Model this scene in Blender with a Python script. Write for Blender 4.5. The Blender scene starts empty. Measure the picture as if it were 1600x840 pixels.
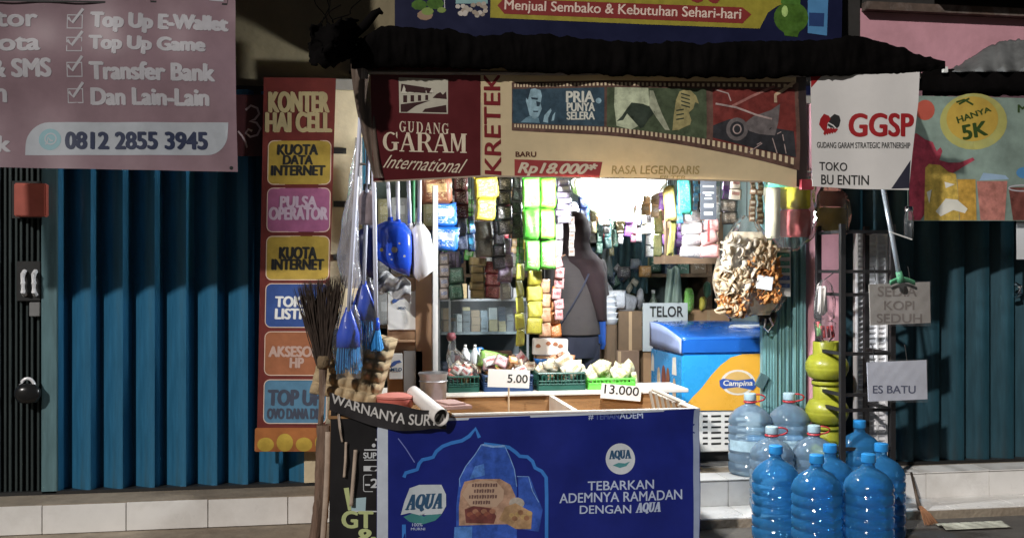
import bpy, bmesh, math, random
from mathutils import Vector, Matrix
random.seed(7)
R = math.radians
sc = bpy.context.scene
COL = sc.collection
# ------------------------------------------------------------------ camera
YAW = R(9.5); CA, SA = math.cos(YAW), math.sin(YAW); CH = 1.4; FPX = 1600.0
cd = bpy.data.cameras.new('camera'); cam = bpy.data.objects.new('camera', cd); COL.objects.link(cam)
cam.location = (0, 0, CH); cam.rotation_euler = (R(90), 0, -YAW)
cd.sensor_width = 36; cd.lens = 36; cd.clip_end = 500; cd.clip_start = 0.05
sc.camera = cam
# ------------------------------------------------------------------ world, street light, exposure
wd = bpy.data.worlds.new('World'); sc.world = wd; wd.use_nodes = True
wn = wd.node_tree.nodes; wl = wd.node_tree.links
sky = wn.new('ShaderNodeTexSky'); sky.sky_type = 'NISHITA'; sky.sun_disc = False
SUN_EL, SUN_AZ = R(30), R(40)          # light arrives from the street side, high on the left
sky.sun_elevation = SUN_EL; sky.sun_rotation = R(180) + SUN_AZ
wl.new(sky.outputs[0], wn['Background'].inputs[0]); wn['Background'].inputs[1].default_value = 0.006
sd = bpy.data.lights.new('street_light', 'SUN'); sd.energy = 1.95; sd.angle = R(1.6); sd.color = (1.0, 0.95, 0.9)
sun = bpy.data.objects.new('street_light', sd); COL.objects.link(sun)
ldir = Vector((math.sin(SUN_AZ) * math.cos(SUN_EL), math.cos(SUN_AZ) * math.cos(SUN_EL), -math.sin(SUN_EL)))
sun.rotation_euler = ldir.to_track_quat('-Z', 'Y').to_euler(); sun.location = (-4, -4, 6)
vs = sc.view_settings; vs.view_transform = 'Standard'; vs.look = 'None'; vs.gamma = 1; vs.use_curve_mapping = False
vs.exposure = 0.25
sc.render.engine = 'CYCLES'; sc.cycles.use_denoising = True
sc.cycles.max_bounces = 7; sc.cycles.transparent_max_bounces = 16; sc.cycles.sample_clamp_indirect = 6
sc.cycles.caustics_reflective = False; sc.cycles.caustics_refractive = False

# ------------------------------------------------------------------ pixel -> place
def W(u, v, Y):
    l = (u - 800) / FPX; d = Y / (CA - l * SA)
    return Vector((d * (SA + l * CA), Y, CH + d * (420 - v) / FPX))
def dist(u, Y): return Y / (CA - (u - 800) / FPX * SA)
def M(u, Y): return dist(u, Y) / FPX          # metres per photo pixel there
def ray(u, v):
    l = (u - 800) / FPX
    return Vector((SA + l * CA, CA - l * SA, (420 - v) / FPX))

# ------------------------------------------------------------------ materials
MATS = {}
def mat(name, col, rough=0.6, metal=0.0, var=0.12, scale=8.0, bump=0.0, bscale=40.0, trans=0.0, emit=0.0, alpha=1.0,
        coat=0.0, tl=0.0, spec=.5, dirt=None, dirt_amt=0.0, ior=1.45, stretch=(1, 1, 1), sss=0.0):
    if name in MATS: return MATS[name]
    m = bpy.data.materials.new(name); m.use_nodes = True
    n, l = m.node_tree.nodes, m.node_tree.links; b = n['Principled BSDF']
    c = (col[0], col[1], col[2], 1)
    tc = n.new('ShaderNodeTexCoord'); mp = n.new('ShaderNodeMapping'); mp.inputs['Scale'].default_value = stretch
    l.new(tc.outputs['Object'], mp.inputs[0])
    nz = n.new('ShaderNodeTexNoise'); nz.inputs['Scale'].default_value = scale; nz.inputs['Detail'].default_value = 5
    nz.inputs['Roughness'].default_value = 0.65; l.new(mp.outputs[0], nz.inputs['Vector'])
    mr = n.new('ShaderNodeMapRange'); mr.inputs[1].default_value = .25; mr.inputs[2].default_value = .75
    mr.inputs[3].default_value = 1 - var; mr.inputs[4].default_value = 1 + var
    l.new(nz.outputs[0], mr.inputs[0])
    mx = n.new('ShaderNodeMix'); mx.data_type = 'RGBA'; mx.blend_type = 'MULTIPLY'; mx.inputs[0].default_value = 1
    mx.inputs[6].default_value = c; l.new(mr.outputs[0], mx.inputs[7])
    out = mx.outputs[2]
    if dirt:
        n2 = n.new('ShaderNodeTexNoise'); n2.inputs['Scale'].default_value = scale * .45; n2.inputs['Detail'].default_value = 7
        n2.inputs['Roughness'].default_value = .7; l.new(mp.outputs[0], n2.inputs['Vector'])
        m2 = n.new('ShaderNodeMapRange'); m2.inputs[1].default_value = .5; m2.inputs[2].default_value = .72
        m2.inputs[4].default_value = dirt_amt; l.new(n2.outputs[0], m2.inputs[0])
        mx2 = n.new('ShaderNodeMix'); mx2.data_type = 'RGBA'; l.new(m2.outputs[0], mx2.inputs[0])
        l.new(out, mx2.inputs[6]); mx2.inputs[7].default_value = (*dirt, 1); out = mx2.outputs[2]
    l.new(out, b.inputs['Base Color'])
    mr3 = n.new('ShaderNodeMapRange'); mr3.inputs[3].default_value = max(.02, rough - .1); mr3.inputs[4].default_value = min(1, rough + .1)
    l.new(nz.outputs[0], mr3.inputs[0]); l.new(mr3.outputs[0], b.inputs['Roughness'])
    b.inputs['Metallic'].default_value = metal; b.inputs['IOR'].default_value = ior
    b.inputs['Transmission Weight'].default_value = trans; b.inputs['Alpha'].default_value = alpha
    b.inputs['Coat Weight'].default_value = coat; b.inputs['Specular IOR Level'].default_value = spec
    if sss: b.inputs['Subsurface Weight'].default_value = sss; b.inputs['Subsurface Radius'].default_value = (.03, .03, .03)
    if emit:
        b.inputs['Emission Color'].default_value = c; b.inputs['Emission Strength'].default_value = emit
    if tl:
        t_ = n.new('ShaderNodeBsdfTranslucent'); l.new(out, t_.inputs[0]); ms = n.new('ShaderNodeMixShader'); ms.inputs[0].default_value = tl
        l.new(b.outputs[0], ms.inputs[1]); l.new(t_.outputs[0], ms.inputs[2]); l.new(ms.outputs[0], n['Material Output'].inputs[0])
    if bump:
        bn = n.new('ShaderNodeTexNoise'); bn.inputs['Scale'].default_value = bscale; bn.inputs['Detail'].default_value = 4
        l.new(mp.outputs[0], bn.inputs['Vector'])
        bp = n.new('ShaderNodeBump'); bp.inputs['Strength'].default_value = bump; bp.inputs['Distance'].default_value = .01
        l.new(bn.outputs[0], bp.inputs['Height']); l.new(bp.outputs[0], b.inputs['Normal'])
    MATS[name] = m
    return m
def vinyl(name, col, var=.08, tl=0.0): return mat('vinyl_' + name, col, rough=.42, var=var, scale=6, bump=.04, bscale=9, tl=tl)
def ink(name, col, var=.1):
    pic = any(name.startswith(p) for p in ('film_', 'bottle_', 'food', 'bread', 'portrait', 'label_tan', 'mango', 'tea_', 'splash', 'glass_', 'gas_', 'icecream'))
    if pic and name != 'film_hole': return mat('ink_' + name, col, rough=.5, var=.5, scale=22, dirt=tuple(min(1, c * 1.7 + .02) for c in col), dirt_amt=.6)
    return mat('ink_' + name, col, rough=.5, var=var, scale=14)
def clear_film(name, tint=(1, 1, 1), dens=.05, bump=.5, bscale=14):
    if name in MATS: return MATS[name]
    m = bpy.data.materials.new(name); m.use_nodes = True
    n, l = m.node_tree.nodes, m.node_tree.links; n.remove(n['Principled BSDF'])
    tr = n.new('ShaderNodeBsdfTransparent'); tr.inputs[0].default_value = (*tint, 1)
    gl = n.new('ShaderNodeBsdfGlossy'); gl.inputs['Roughness'].default_value = .12
    df = n.new('ShaderNodeBsdfDiffuse'); df.inputs[0].default_value = (.75 * tint[0], .75 * tint[1], .78 * tint[2], 1)
    fr = n.new('ShaderNodeFresnel'); fr.inputs[0].default_value = 1.27
    m1 = n.new('ShaderNodeMixShader'); m2 = n.new('ShaderNodeMixShader')
    bn = n.new('ShaderNodeTexNoise'); bn.inputs['Scale'].default_value = bscale; bn.inputs['Detail'].default_value = 5
    tc = n.new('ShaderNodeTexCoord'); l.new(tc.outputs['Object'], bn.inputs['Vector'])
    bp = n.new('ShaderNodeBump'); bp.inputs['Strength'].default_value = bump; bp.inputs['Distance'].default_value = .02
    l.new(bn.outputs[0], bp.inputs['Height'])
    for s in (gl, df, fr): l.new(bp.outputs[0], s.inputs['Normal'])
    m1.inputs[0].default_value = dens; l.new(tr.outputs[0], m1.inputs[1]); l.new(df.outputs[0], m1.inputs[2])
    l.new(fr.outputs[0], m2.inputs[0]); l.new(m1.outputs[0], m2.inputs[1]); l.new(gl.outputs[0], m2.inputs[2])
    l.new(m2.outputs[0], n['Material Output'].inputs[0])
    MATS[name] = m
    return m
def bottle_film(name, tint, diff, dens, trl=.5):
    if name in MATS: return MATS[name]
    m = bpy.data.materials.new(name); m.use_nodes = True
    n, l = m.node_tree.nodes, m.node_tree.links; n.remove(n['Principled BSDF'])
    tr = n.new('ShaderNodeBsdfTransparent'); tr.inputs[0].default_value = (*tint, 1)
    gl = n.new('ShaderNodeBsdfGlossy'); gl.inputs['Roughness'].default_value = .07
    df = n.new('ShaderNodeBsdfDiffuse'); df.inputs[0].default_value = (*diff, 1); tl = n.new('ShaderNodeBsdfTranslucent'); tl.inputs[0].default_value = (*diff, 1)
    fr = n.new('ShaderNodeFresnel'); fr.inputs[0].default_value = 1.5; lw = n.new('ShaderNodeLayerWeight'); lw.inputs[0].default_value = .35
    tc = n.new('ShaderNodeTexCoord'); bn = n.new('ShaderNodeTexNoise'); bn.inputs['Scale'].default_value = 9; bn.inputs['Detail'].default_value = 3; l.new(tc.outputs['Object'], bn.inputs['Vector'])
    bp = n.new('ShaderNodeBump'); bp.inputs['Strength'].default_value = .45; bp.inputs['Distance'].default_value = .02; l.new(bn.outputs[0], bp.inputs['Height'])
    for s in (gl, df, fr, lw): l.new(bp.outputs[0], s.inputs['Normal'])
    mr = n.new('ShaderNodeMapRange'); mr.inputs[3].default_value = dens; mr.inputs[4].default_value = min(1, dens + .45); l.new(lw.outputs['Facing'], mr.inputs[0])
    m0 = n.new('ShaderNodeMixShader'); m0.inputs[0].default_value = trl; l.new(df.outputs[0], m0.inputs[1]); l.new(tl.outputs[0], m0.inputs[2])
    m1 = n.new('ShaderNodeMixShader'); m2 = n.new('ShaderNodeMixShader')
    l.new(mr.outputs[0], m1.inputs[0]); l.new(tr.outputs[0], m1.inputs[1]); l.new(m0.outputs[0], m1.inputs[2])
    l.new(fr.outputs[0], m2.inputs[0]); l.new(m1.outputs[0], m2.inputs[1]); l.new(gl.outputs[0], m2.inputs[2]); l.new(m2.outputs[0], n['Material Output'].inputs[0])
    MATS[name] = m
    return m
def sachet(name, c1, c2, c3=None, bands=2.0, gloss=.28):
    """printed plastic packet: a ground colour, a print band and broken small print"""
    name = 'packet_' + name
    if name in MATS: return MATS[name]
    c3 = c3 or (.75, .73, .68)
    m = bpy.data.materials.new(name); m.use_nodes = True
    n, l = m.node_tree.nodes, m.node_tree.links; b = n['Principled BSDF']
    tc = n.new('ShaderNodeTexCoord'); sp = n.new('ShaderNodeSeparateXYZ'); l.new(tc.outputs['Generated'], sp.inputs[0])
    oi = n.new('ShaderNodeObjectInfo')
    def ramp(sock, stops):
        r = n.new('ShaderNodeValToRGB'); r.color_ramp.interpolation = 'CONSTANT'
        e = r.color_ramp.elements
        e[0].position, e[0].color = stops[0][0], (stops[0][1],) * 3 + (1,)
        e[1].position, e[1].color = stops[1][0], (stops[1][1],) * 3 + (1,)
        for p, v in stops[2:]:
            q = e.new(p); q.color = (v, v, v, 1)
        l.new(sock, r.inputs[0]); return r.outputs[0]
    band = ramp(sp.outputs[2], [(0, 0), (.42, 1), (.72, 0)])
    wx = ramp(sp.outputs[0], [(0, 0), (.18, 1), (.82, 0)])
    ml = n.new('ShaderNodeMath'); ml.operation = 'MULTIPLY'; l.new(band, ml.inputs[0]); l.new(wx, ml.inputs[1])
    mx = n.new('ShaderNodeMix'); mx.data_type = 'RGBA'; l.new(ml.outputs[0], mx.inputs[0])
    mx.inputs[6].default_value = (*c1, 1); mx.inputs[7].default_value = (*c2, 1)
    mp = n.new('ShaderNodeMapping'); mp.inputs['Scale'].default_value = (bands * 4, 1, bands * 9)
    l.new(tc.outputs['Generated'], mp.inputs[0])
    ad = n.new('ShaderNodeVectorMath'); ad.operation = 'ADD'; l.new(mp.outputs[0], ad.inputs[0]); l.new(oi.outputs['Random'], ad.inputs[1])
    vo = n.new('ShaderNodeTexNoise'); vo.inputs['Scale'].default_value = 1; vo.inputs['Detail'].default_value = 1; l.new(ad.outputs[0], vo.inputs['Vector'])
    pr = ramp(vo.outputs[0], [(0, 0), (.57, .85), (.64, 0)])
    inn = ramp(sp.outputs[2], [(0, 0), (.14, 1), (.86, 0)])
    m2 = n.new('ShaderNodeMath'); m2.operation = 'MULTIPLY'; l.new(pr, m2.inputs[0]); l.new(inn, m2.inputs[1])
    m3 = n.new('ShaderNodeMath'); m3.operation = 'MULTIPLY'; l.new(m2.outputs[0], m3.inputs[0]); l.new(wx, m3.inputs[1])
    mx2 = n.new('ShaderNodeMix'); mx2.data_type = 'RGBA'; l.new(m3.outputs[0], mx2.inputs[0])
    l.new(mx.outputs[2], mx2.inputs[6]); mx2.inputs[7].default_value = (*c3, 1)
    l.new(mx2.outputs[2], b.inputs['Base Color'])
    b.inputs['Roughness'].default_value = gloss; b.inputs['Coat Weight'].default_value = .3
    bn = n.new('ShaderNodeTexNoise'); bn.inputs['Scale'].default_value = 30; l.new(tc.outputs['Object'], bn.inputs['Vector'])
    bp = n.new('ShaderNodeBump'); bp.inputs['Strength'].default_value = .35; bp.inputs['Distance'].default_value = .02
    l.new(bn.outputs[0], bp.inputs['Height']); l.new(bp.outputs[0], b.inputs['Normal'])
    MATS[name] = m
    return m

# ------------------------------------------------------------------ mesh helpers
def tag(o, label=None, cat=None, group=None, kind=None):
    if label: o['label'] = label
    if cat: o['category'] = cat
    if group: o['group'] = group
    if kind: o['kind'] = kind
    return o
def thing(name, label, cat, loc=(0, 0, 0), group=None):
    o = bpy.data.objects.new(name, None); o.empty_display_size = .05; COL.objects.link(o); o.location = loc
    return tag(o, label, cat, group)
def link(name, me, m, parent=None):
    if m is not None and not me.materials: me.materials.append(m)
    o = bpy.data.objects.new(name, me); COL.objects.link(o)
    if parent is not None:
        o.parent = parent; o.location = -world_of(parent)
    return o
def world_of(o):
    p = Vector(o.location); q = o.parent
    while q is not None: p = p + Vector(q.location); q = q.parent
    return p
class MB:
    """collects shapes in world coordinates; build() links them as one mesh object"""
    def __init__(s): s.v = []; s.f = []
    def add(s, vs, fs):
        b = len(s.v); s.v += [tuple(p) for p in vs]; s.f += [tuple(b + i for i in f) for f in fs]; return s
    def box(s, x0, x1, y0, y1, z0, z1, rot=None, bev=0.0):
        c = Vector(((x0 + x1) / 2, (y0 + y1) / 2, (z0 + z1) / 2))
        bm = bmesh.new(); bmesh.ops.create_cube(bm, size=1)
        bmesh.ops.scale(bm, verts=bm.verts, vec=(abs(x1 - x0), abs(y1 - y0), abs(z1 - z0)))
        if bev: bmesh.ops.bevel(bm, geom=list(bm.edges), offset=bev, segments=2, affect='EDGES', clamp_overlap=True)
        vs = [(rot @ v.co if rot else v.co) + c for v in bm.verts]
        bm.verts.index_update(); fs = [[v.index for v in f.verts] for f in bm.faces]; bm.free()
        return s.add(vs, fs)
    def tube(s, pts, r, n=8, caps=True):
        pts = [Vector(p) for p in pts]; k = len(pts)
        rr = r if isinstance(r, (list, tuple)) else [r] * k
        vs, fs = [], []
        for i, p in enumerate(pts):
            t = (pts[min(i + 1, k - 1)] - pts[max(i - 1, 0)]).normalized()
            a = t.cross(Vector((0, 0, 1)) if abs(t.z) < .9 else Vector((1, 0, 0))).normalized(); b = t.cross(a)
            for j in range(n):
                an = 2 * math.pi * j / n; vs.append(p + (a * math.cos(an) + b * math.sin(an)) * rr[i])
        for i in range(k - 1):
            for j in range(n): fs.append((i * n + j, i * n + (j + 1) % n, (i + 1) * n + (j + 1) % n, (i + 1) * n + j))
        if caps: fs.append(tuple(range(n))[::-1]); fs.append(tuple((k - 1) * n + j for j in range(n)))
        return s.add(vs, fs)
    def lathe(s, prof, c, n=24, sx=1, sy=1, caps=True):
        vs, fs = [], []; k = len(prof)
        for r, z in prof:
            for j in range(n):
                a = 2 * math.pi * j / n; vs.append((c[0] + r * math.cos(a) * sx, c[1] + r * math.sin(a) * sy, c[2] + z))
        for i in range(k - 1):
            for j in range(n): fs.append((i * n + j, i * n + (j + 1) % n, (i + 1) * n + (j + 1) % n, (i + 1) * n + j))
        if caps: fs.append(tuple(range(n))[::-1]); fs.append(tuple((k - 1) * n + j for j in range(n)))
        return s.add(vs, fs)
    def grid(s, fn, nu, nv):
        vs = [fn(i / nu, j / nv) for j in range(nv + 1) for i in range(nu + 1)]
        fs = [(j * (nu + 1) + i, j * (nu + 1) + i + 1, (j + 1) * (nu + 1) + i + 1, (j + 1) * (nu + 1) + i) for j in range(nv) for i in range(nu)]
        return s.add(vs, fs)
    def prism(s, poly, y0, y1):
        """poly: (x, z) outline pushed from y0 to y1"""
        n = len(poly); vs = [(x, y0, z) for x, z in poly] + [(x, y1, z) for x, z in poly]
        fs = [tuple(range(n)), tuple(range(2 * n - 1, n - 1, -1))] + [(i, i + n, (i + 1) % n + n, (i + 1) % n) for i in range(n)]
        return s.add(vs, fs)
    def build(s, name, m, parent=None, smooth=False, thick=0.0, angle=None):
        me = bpy.data.meshes.new(name); me.from_pydata(s.v, [], s.f); me.validate()
        bm = bmesh.new(); bm.from_mesh(me)
        if thick:
            r = bmesh.ops.solidify(bm, geom=list(bm.faces), thickness=thick)
        bmesh.ops.recalc_face_normals(bm, faces=bm.faces); bm.to_mesh(me); bm.free()
        if smooth:
            me.polygons.foreach_set('use_smooth', [True] * len(me.polygons))
            if angle: me.set_sharp_from_angle(angle=R(angle))
        return link(name, me, m, parent)
def boxpx(u0, v0, u1, v1, Y, dy, bev=0.0, rot=None, mb=None):
    """a box whose front face spans those photo pixels at distance Y and that is dy deep"""
    uc = (u0 + u1) / 2; k = M(uc, Y); c = W(uc, (v0 + v1) / 2, Y)
    w, h = abs(u1 - u0) * k, abs(v1 - v0) * k
    return (mb or MB()).box(c.x - w / 2, c.x + w / 2, Y, Y + dy, c.z - h / 2, c.z + h / 2, rot, bev)

# ------------------------------------------------------------------ printed sheets
TXT = {}
def text_mesh(s, bold=0.0, shear=0.0):
    key = (s, bold, shear)
    if key in TXT: return TXT[key]
    c = bpy.data.curves.new('lettering', 'FONT'); c.body = s; c.offset = bold; c.shear = shear; c.resolution_u = 4
    o = bpy.data.objects.new('lettering', c); me = bpy.data.meshes.new_from_object(o)
    vs = [(v.co.x, v.co.y) for v in me.vertices]; fs = [tuple(p.vertices) for p in me.polygons]
    bpy.data.objects.remove(o); bpy.data.meshes.remove(me)
    x0, x1 = min(p[0] for p in vs), max(p[0] for p in vs); y0, y1 = min(p[1] for p in vs), max(p[1] for p in vs)
    vs = [((x - x0) / (x1 - x0), (y1 - y) / (y1 - y0)) for x, y in vs]
    TXT[key] = (vs, fs); return TXT[key]
def ring(a0, a1, n, rx, ry, ix, iy, cx=.5, cy=.5):
    out = []
    for i in range(n):
        a, b = R(a0 + (a1 - a0) * i / n), R(a0 + (a1 - a0) * (i + 1) / n)
        out.append([(cx + rx * math.cos(a), cy - ry * math.sin(a)), (cx + rx * math.cos(b), cy - ry * math.sin(b)),
                    (cx + ix * math.cos(b), cy - iy * math.sin(b)), (cx + ix * math.cos(a), cy - iy * math.sin(a))])
    return out
def rc(x0, y0, x1, y1): return [(x0, y0), (x1, y0), (x1, y1), (x0, y1)]
SERIF = {  # unit box glyphs, y down
 'A': [[(.44, 0), (.56, 0), (.16, .95), (.08, .95)], [(.44, 0), (.62, 0), (.96, .95), (.72, .95)], rc(.27, .60, .68, .67), rc(-.02, .945, .30, 1), rc(.60, .945, 1.06, 1)],
 'G': ring(52, 320, 16, .5, .5, .27, .43) + [rc(.68, .55, .92, .93), rc(.56, .52, 1.02, .58), [(.84, 0), (.92, 0), (.92, .34), (.84, .22)]],
 'R': [rc(.10, .05, .34, .95), rc(0, 0, .5, .055), rc(0, .945, .46, 1), rc(.34, .47, .55, .525)] + ring(-90, 90, 10, .40, .265, .16, .21, .5, .264) + [[(.5, .5), (.68, .5), (1.0, .95), (.76, .95)], rc(.74, .945, 1.08, 1)],
 'M': [rc(.08, .05, .16, .95), rc(.74, .05, .98, .95), [(.05, .0), (.28, .0), (.54, .8), (.46, .95)], [(.74, .02), (.80, .02), (.54, .9), (.47, .8)], rc(-.02, .945, .26, 1), rc(.64, .945, 1.06, 1), rc(.7, 0, 1.06, .05)],
 'U': [rc(.10, .05, .32, .66), rc(.76, .05, .86, .66), rc(0, 0, .42, .055), rc(.64, 0, .98, .055)] + ring(180, 360, 10, .38, .35, .18, .28, .48, .65),
 'D': [rc(.10, .05, .32, .95), rc(0, 0, .5, .055), rc(0, .945, .5, 1)] + ring(-90, 90, 12, .48, .5, .26, .44, .5, .5),
 'N': [rc(.08, .05, .16, .95), rc(.84, .05, .92, .95), [(.02, 0), (.26, 0), (.92, .85), (.92, 1), (.84, 1)], rc(-.02, .945, .26, 1), rc(.72, 0, 1.04, .055)],
 'Q': ring(0, 360, 22, .5, .48, .28, .41, .5, .48) + [[(.42, .72), (.62, .70), (1.05, 1.06), (.80, 1.16)]],
}
def rrect(u0, v0, u1, v1, r, n=5):
    out = []
    for cx, cy, a0 in ((u1 - r, v0 + r, -90), (u1 - r, v1 - r, 0), (u0 + r, v1 - r, 90), (u0 + r, v0 + r, 180)):
        for i in range(n + 1):
            a = R(a0 + 90 * i / n); out.append((cx + r * math.cos(a), cy + r * math.sin(a)))
    return out
def ell(cx, cy, rx, ry, n=24, a0=0, a1=360):
    return [(cx + rx * math.cos(R(a0 + (a1 - a0) * i / n)), cy + ry * math.sin(R(a0 + (a1 - a0) * i / n))) for i in range(n if a1 - a0 >= 360 else n + 1)]
class Sheet:
    """a hanging printed sheet: artwork is given in photo pixels, cast on the sheet's own plane, then follows its waves"""
    def __init__(s, name, label, cat, u, v, Y, yaw=0.0, pitch=0.0, wave=None, group=None):
        s.o = W(u, v, Y); s.n = Matrix.Rotation(yaw, 3, 'Z') @ Matrix.Rotation(pitch, 3, 'X') @ Vector((0, -1, 0))
        s.ex = Vector((0, 0, 1)).cross(s.n).normalized() * -1
        if s.ex.x < 0: s.ex = -s.ex
        s.ez = s.n.cross(s.ex); s.ez = s.ez if s.ez.z > 0 else -s.ez
        s.wave = wave or (lambda a, b: 0.0)
        s.root = thing(name, label, cat, s.o, group); s.sheet = None
    def P(s, u, v, lay=0):
        r = ray(u, v); t = ((s.o - cam.location).dot(s.n)) / r.dot(s.n); q = Vector(cam.location) + r * t
        d = q - s.o
        return q + s.n * (s.wave(d.dot(s.ex), d.dot(s.ez)) + lay * .0006)
    def mesh(s, name, polys, m, lay, step=13, thick=0.0, parent=None):
        bm = bmesh.new()
        for pl in polys:
            vs = [bm.verts.new((p[0], p[1], 0)) for p in pl]
            try: bm.faces.new(vs)
            except ValueError: pass
        bmesh.ops.triangulate(bm, faces=list(bm.faces))
        if step:
            us = [v.co.x for v in bm.verts]; vv = [v.co.y for v in bm.verts]
            for ax, lo, hi in ((0, min(us), max(us)), (1, min(vv), max(vv))):
                x = math.floor(lo / step) * step + step
                while x < hi - .01:
                    no = (1, 0, 0) if ax == 0 else (0, 1, 0)
                    bmesh.ops.bisect_plane(bm, geom=list(bm.verts) + list(bm.edges) + list(bm.faces), plane_co=(x if ax == 0 else 0, x if ax else 0, 0), plane_no=no)
                    x += step
        for v in bm.verts: v.co = s.P(v.co.x, v.co.y, lay)
        for f in bm.faces:
            f.normal_update()
            if f.normal.dot(s.n) < 0: f.normal_flip()
        if thick: bmesh.ops.solidify(bm, geom=list(bm.faces), thickness=thick)
        me = bpy.data.meshes.new(name); bm.to_mesh(me); bm.free()
        me.polygons.foreach_set('use_smooth', [True] * len(me.polygons))
        if thick: me.set_sharp_from_angle(angle=R(50))
        return link(name, me, m, parent or s.sheet or s.root)
    def poly(s, pts, m, lay=1, name='printed_shape', **k): return s.mesh(name, [pts], m, lay, **k)
    def polys(s, ps, m, lay=1, name='printed_pattern', step=0, **k): return s.mesh(name, ps, m, lay, step=step, **k)
    def back(s, pts, m, thick=.002, name='sheet'):
        s.sheet = s.mesh(name, [pts], m, 0, step=10, thick=thick); return s.sheet
    def stroke(s, pts, w, m, lay=1, closed=False, name='printed_line'):
        pts = [Vector((p[0], p[1])) for p in pts]; n = len(pts); L, Rr = [], []
        for i, p in enumerate(pts):
            a = pts[i - 1] if (i > 0 or closed) else p; b = pts[(i + 1) % n] if (i < n - 1 or closed) else p
            t = (b - a).normalized(); nn = Vector((-t.y, t.x)) * w / 2; L.append(p + nn); Rr.append(p - nn)
        rng = range(n if closed else n - 1)
        return s.mesh(name, [[L[i], L[(i + 1) % n], Rr[(i + 1) % n], Rr[i]] for i in rng], m, lay, step=0)
    def text(s, st, q, m, lay=2, bold=.015, shear=0.0, fn=None, name='lettering'):
        """q: (u0, v0, u1, v1[, drop of the right end]) box of the ink, or four corners"""
        vs, fs = text_mesh(st, 0, shear)
        if fn is None:
            if len(q) != 4 or not isinstance(q[0], tuple):
                dr = q[4] if len(q) > 4 else 0; q = ((q[0], q[1]), (q[2], q[1] + dr), (q[2], q[3] + dr), (q[0], q[3]))
            def fn(a, b):
                return tuple((q[0][i] * (1 - a) + q[1][i] * a) * (1 - b) + (q[3][i] * (1 - a) + q[2][i] * a) * b for i in (0, 1))
        me = bpy.data.meshes.new(name); p0, p1, p2 = fn(0, 0), fn(0, 1), fn(1, 0)
        hx, hy = p1[0] - p0[0], p1[1] - p0[1]; wl_ = math.hypot(p2[0] - p0[0], p2[1] - p0[1]); ht = math.hypot(hx, hy)
        tx_, ty_ = (p2[0] - p0[0]) / wl_ * ht, (p2[1] - p0[1]) / wl_ * ht
        if q is None: tx_, ty_, hx, hy = 14, 0, 0, 14
        V_, F_ = [], []
        for ci, (dx, dy) in enumerate(((0, 0), (1, 0), (-1, 0), (0, .55), (0, -.55), (.8, .5), (-.8, -.5)) if bold > .01 else ((0, 0),)):
            base = len(V_); ox, oy = bold * (dx * tx_ + dy * hx), bold * (dx * ty_ + dy * hy)
            for a, b in vs:
                u, v = fn(a, b); V_.append(s.P(u + ox, v + oy, lay + .12 * ci))
            F_ += [tuple(base + i for i in f) for f in fs]
        me.from_pydata(V_, [], F_)
        bm = bmesh.new(); bm.from_mesh(me)
        for f in bm.faces:
            f.normal_update()
            if f.normal.dot(s.n) < 0: f.normal_flip()
        bm.to_mesh(me); bm.free()
        return link(name, me, m, s.sheet or s.root)
    def serif(s, st, q, m, lay=2, gap=.12, slant=0.0, name='lettering', bold=0.0):
        n = len(st); tot = n + gap * (n - 1); vs, fs = [], []
        if len(q) == 4: q = (*q, 0)
        for ci, (ox, oy) in enumerate(((0, 0), (bold, 0), (-bold, 0), (0, bold * .5)) if bold else ((0, 0),)):
          for i, ch in enumerate(st):
            for j, pl in enumerate(SERIF[ch]):
                b = len(vs)
                for x, y in pl:
                    a = (i * (1 + gap) + x) / tot
                    vs.append(s.P(q[0] + (q[2] - q[0]) * a + slant * (1 - y) + ox, q[1] + (q[3] - q[1]) * y + q[4] * a + oy, lay + .02 * j + .35 * ci))
                fs.append(tuple(range(b, b + len(pl))))
        me = bpy.data.meshes.new(name); me.from_pydata(vs, [], fs)
        return link(name, me, m, s.sheet or s.root)

# ------------------------------------------------------------------ packets that share one pillow mesh
def pillow_mesh(nm, puff, nu=8, nv=8, crimp=.07):
    mb = MB()
    def side(sg):
        def fn(a, b):
            x, z = a - .5, b - .5
            e = max(0, 1 - (2 * x) ** 4) * max(0, 1 - (abs(2 * z) / (1 - crimp)) ** 4 if abs(2 * z) < 1 - crimp else 0)
            ed = .035 * math.sin(b * 23 + a * 3)
            return (x * (1 - .06 * e) + ed * (abs(2 * x) > .95) * .4, sg * (puff * e ** .6 * .5 + .004) + .03 * math.sin(9 * a + 5 * b), z)
        return fn
    mb.grid(side(-1), nu, nv); mb.grid(side(1), nu, nv)
    me = bpy.data.meshes.new(nm); me.from_pydata(mb.v, [], mb.f)
    bm = bmesh.new(); bm.from_mesh(me); bmesh.ops.remove_doubles(bm, verts=bm.verts, dist=.009); bmesh.ops.recalc_face_normals(bm, faces=bm.faces)
    bm.to_mesh(me); bm.free(); me.polygons.foreach_set('use_smooth', [True] * len(me.polygons)); me.materials.append(None)
    return me
PIL = [pillow_mesh('packet_flat', .10), pillow_mesh('packet_full', .42), pillow_mesh('packet_mid', .24)]
def packet(name, m, parent, c, w, h, k=0, d=None, rz=0.0, ry=0.0, rx=0.0):
    o = bpy.data.objects.new(name, PIL[k]); COL.objects.link(o)
    o.material_slots[0].link = 'OBJECT'; o.material_slots[0].material = m
    o.scale = (w, d or min(w, h), h); o.rotation_euler = (rx, ry, rz)
    if parent is not None: o.parent = parent; o.location = Vector(c) - world_of(parent)
    else: o.location = c
    return o
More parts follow.
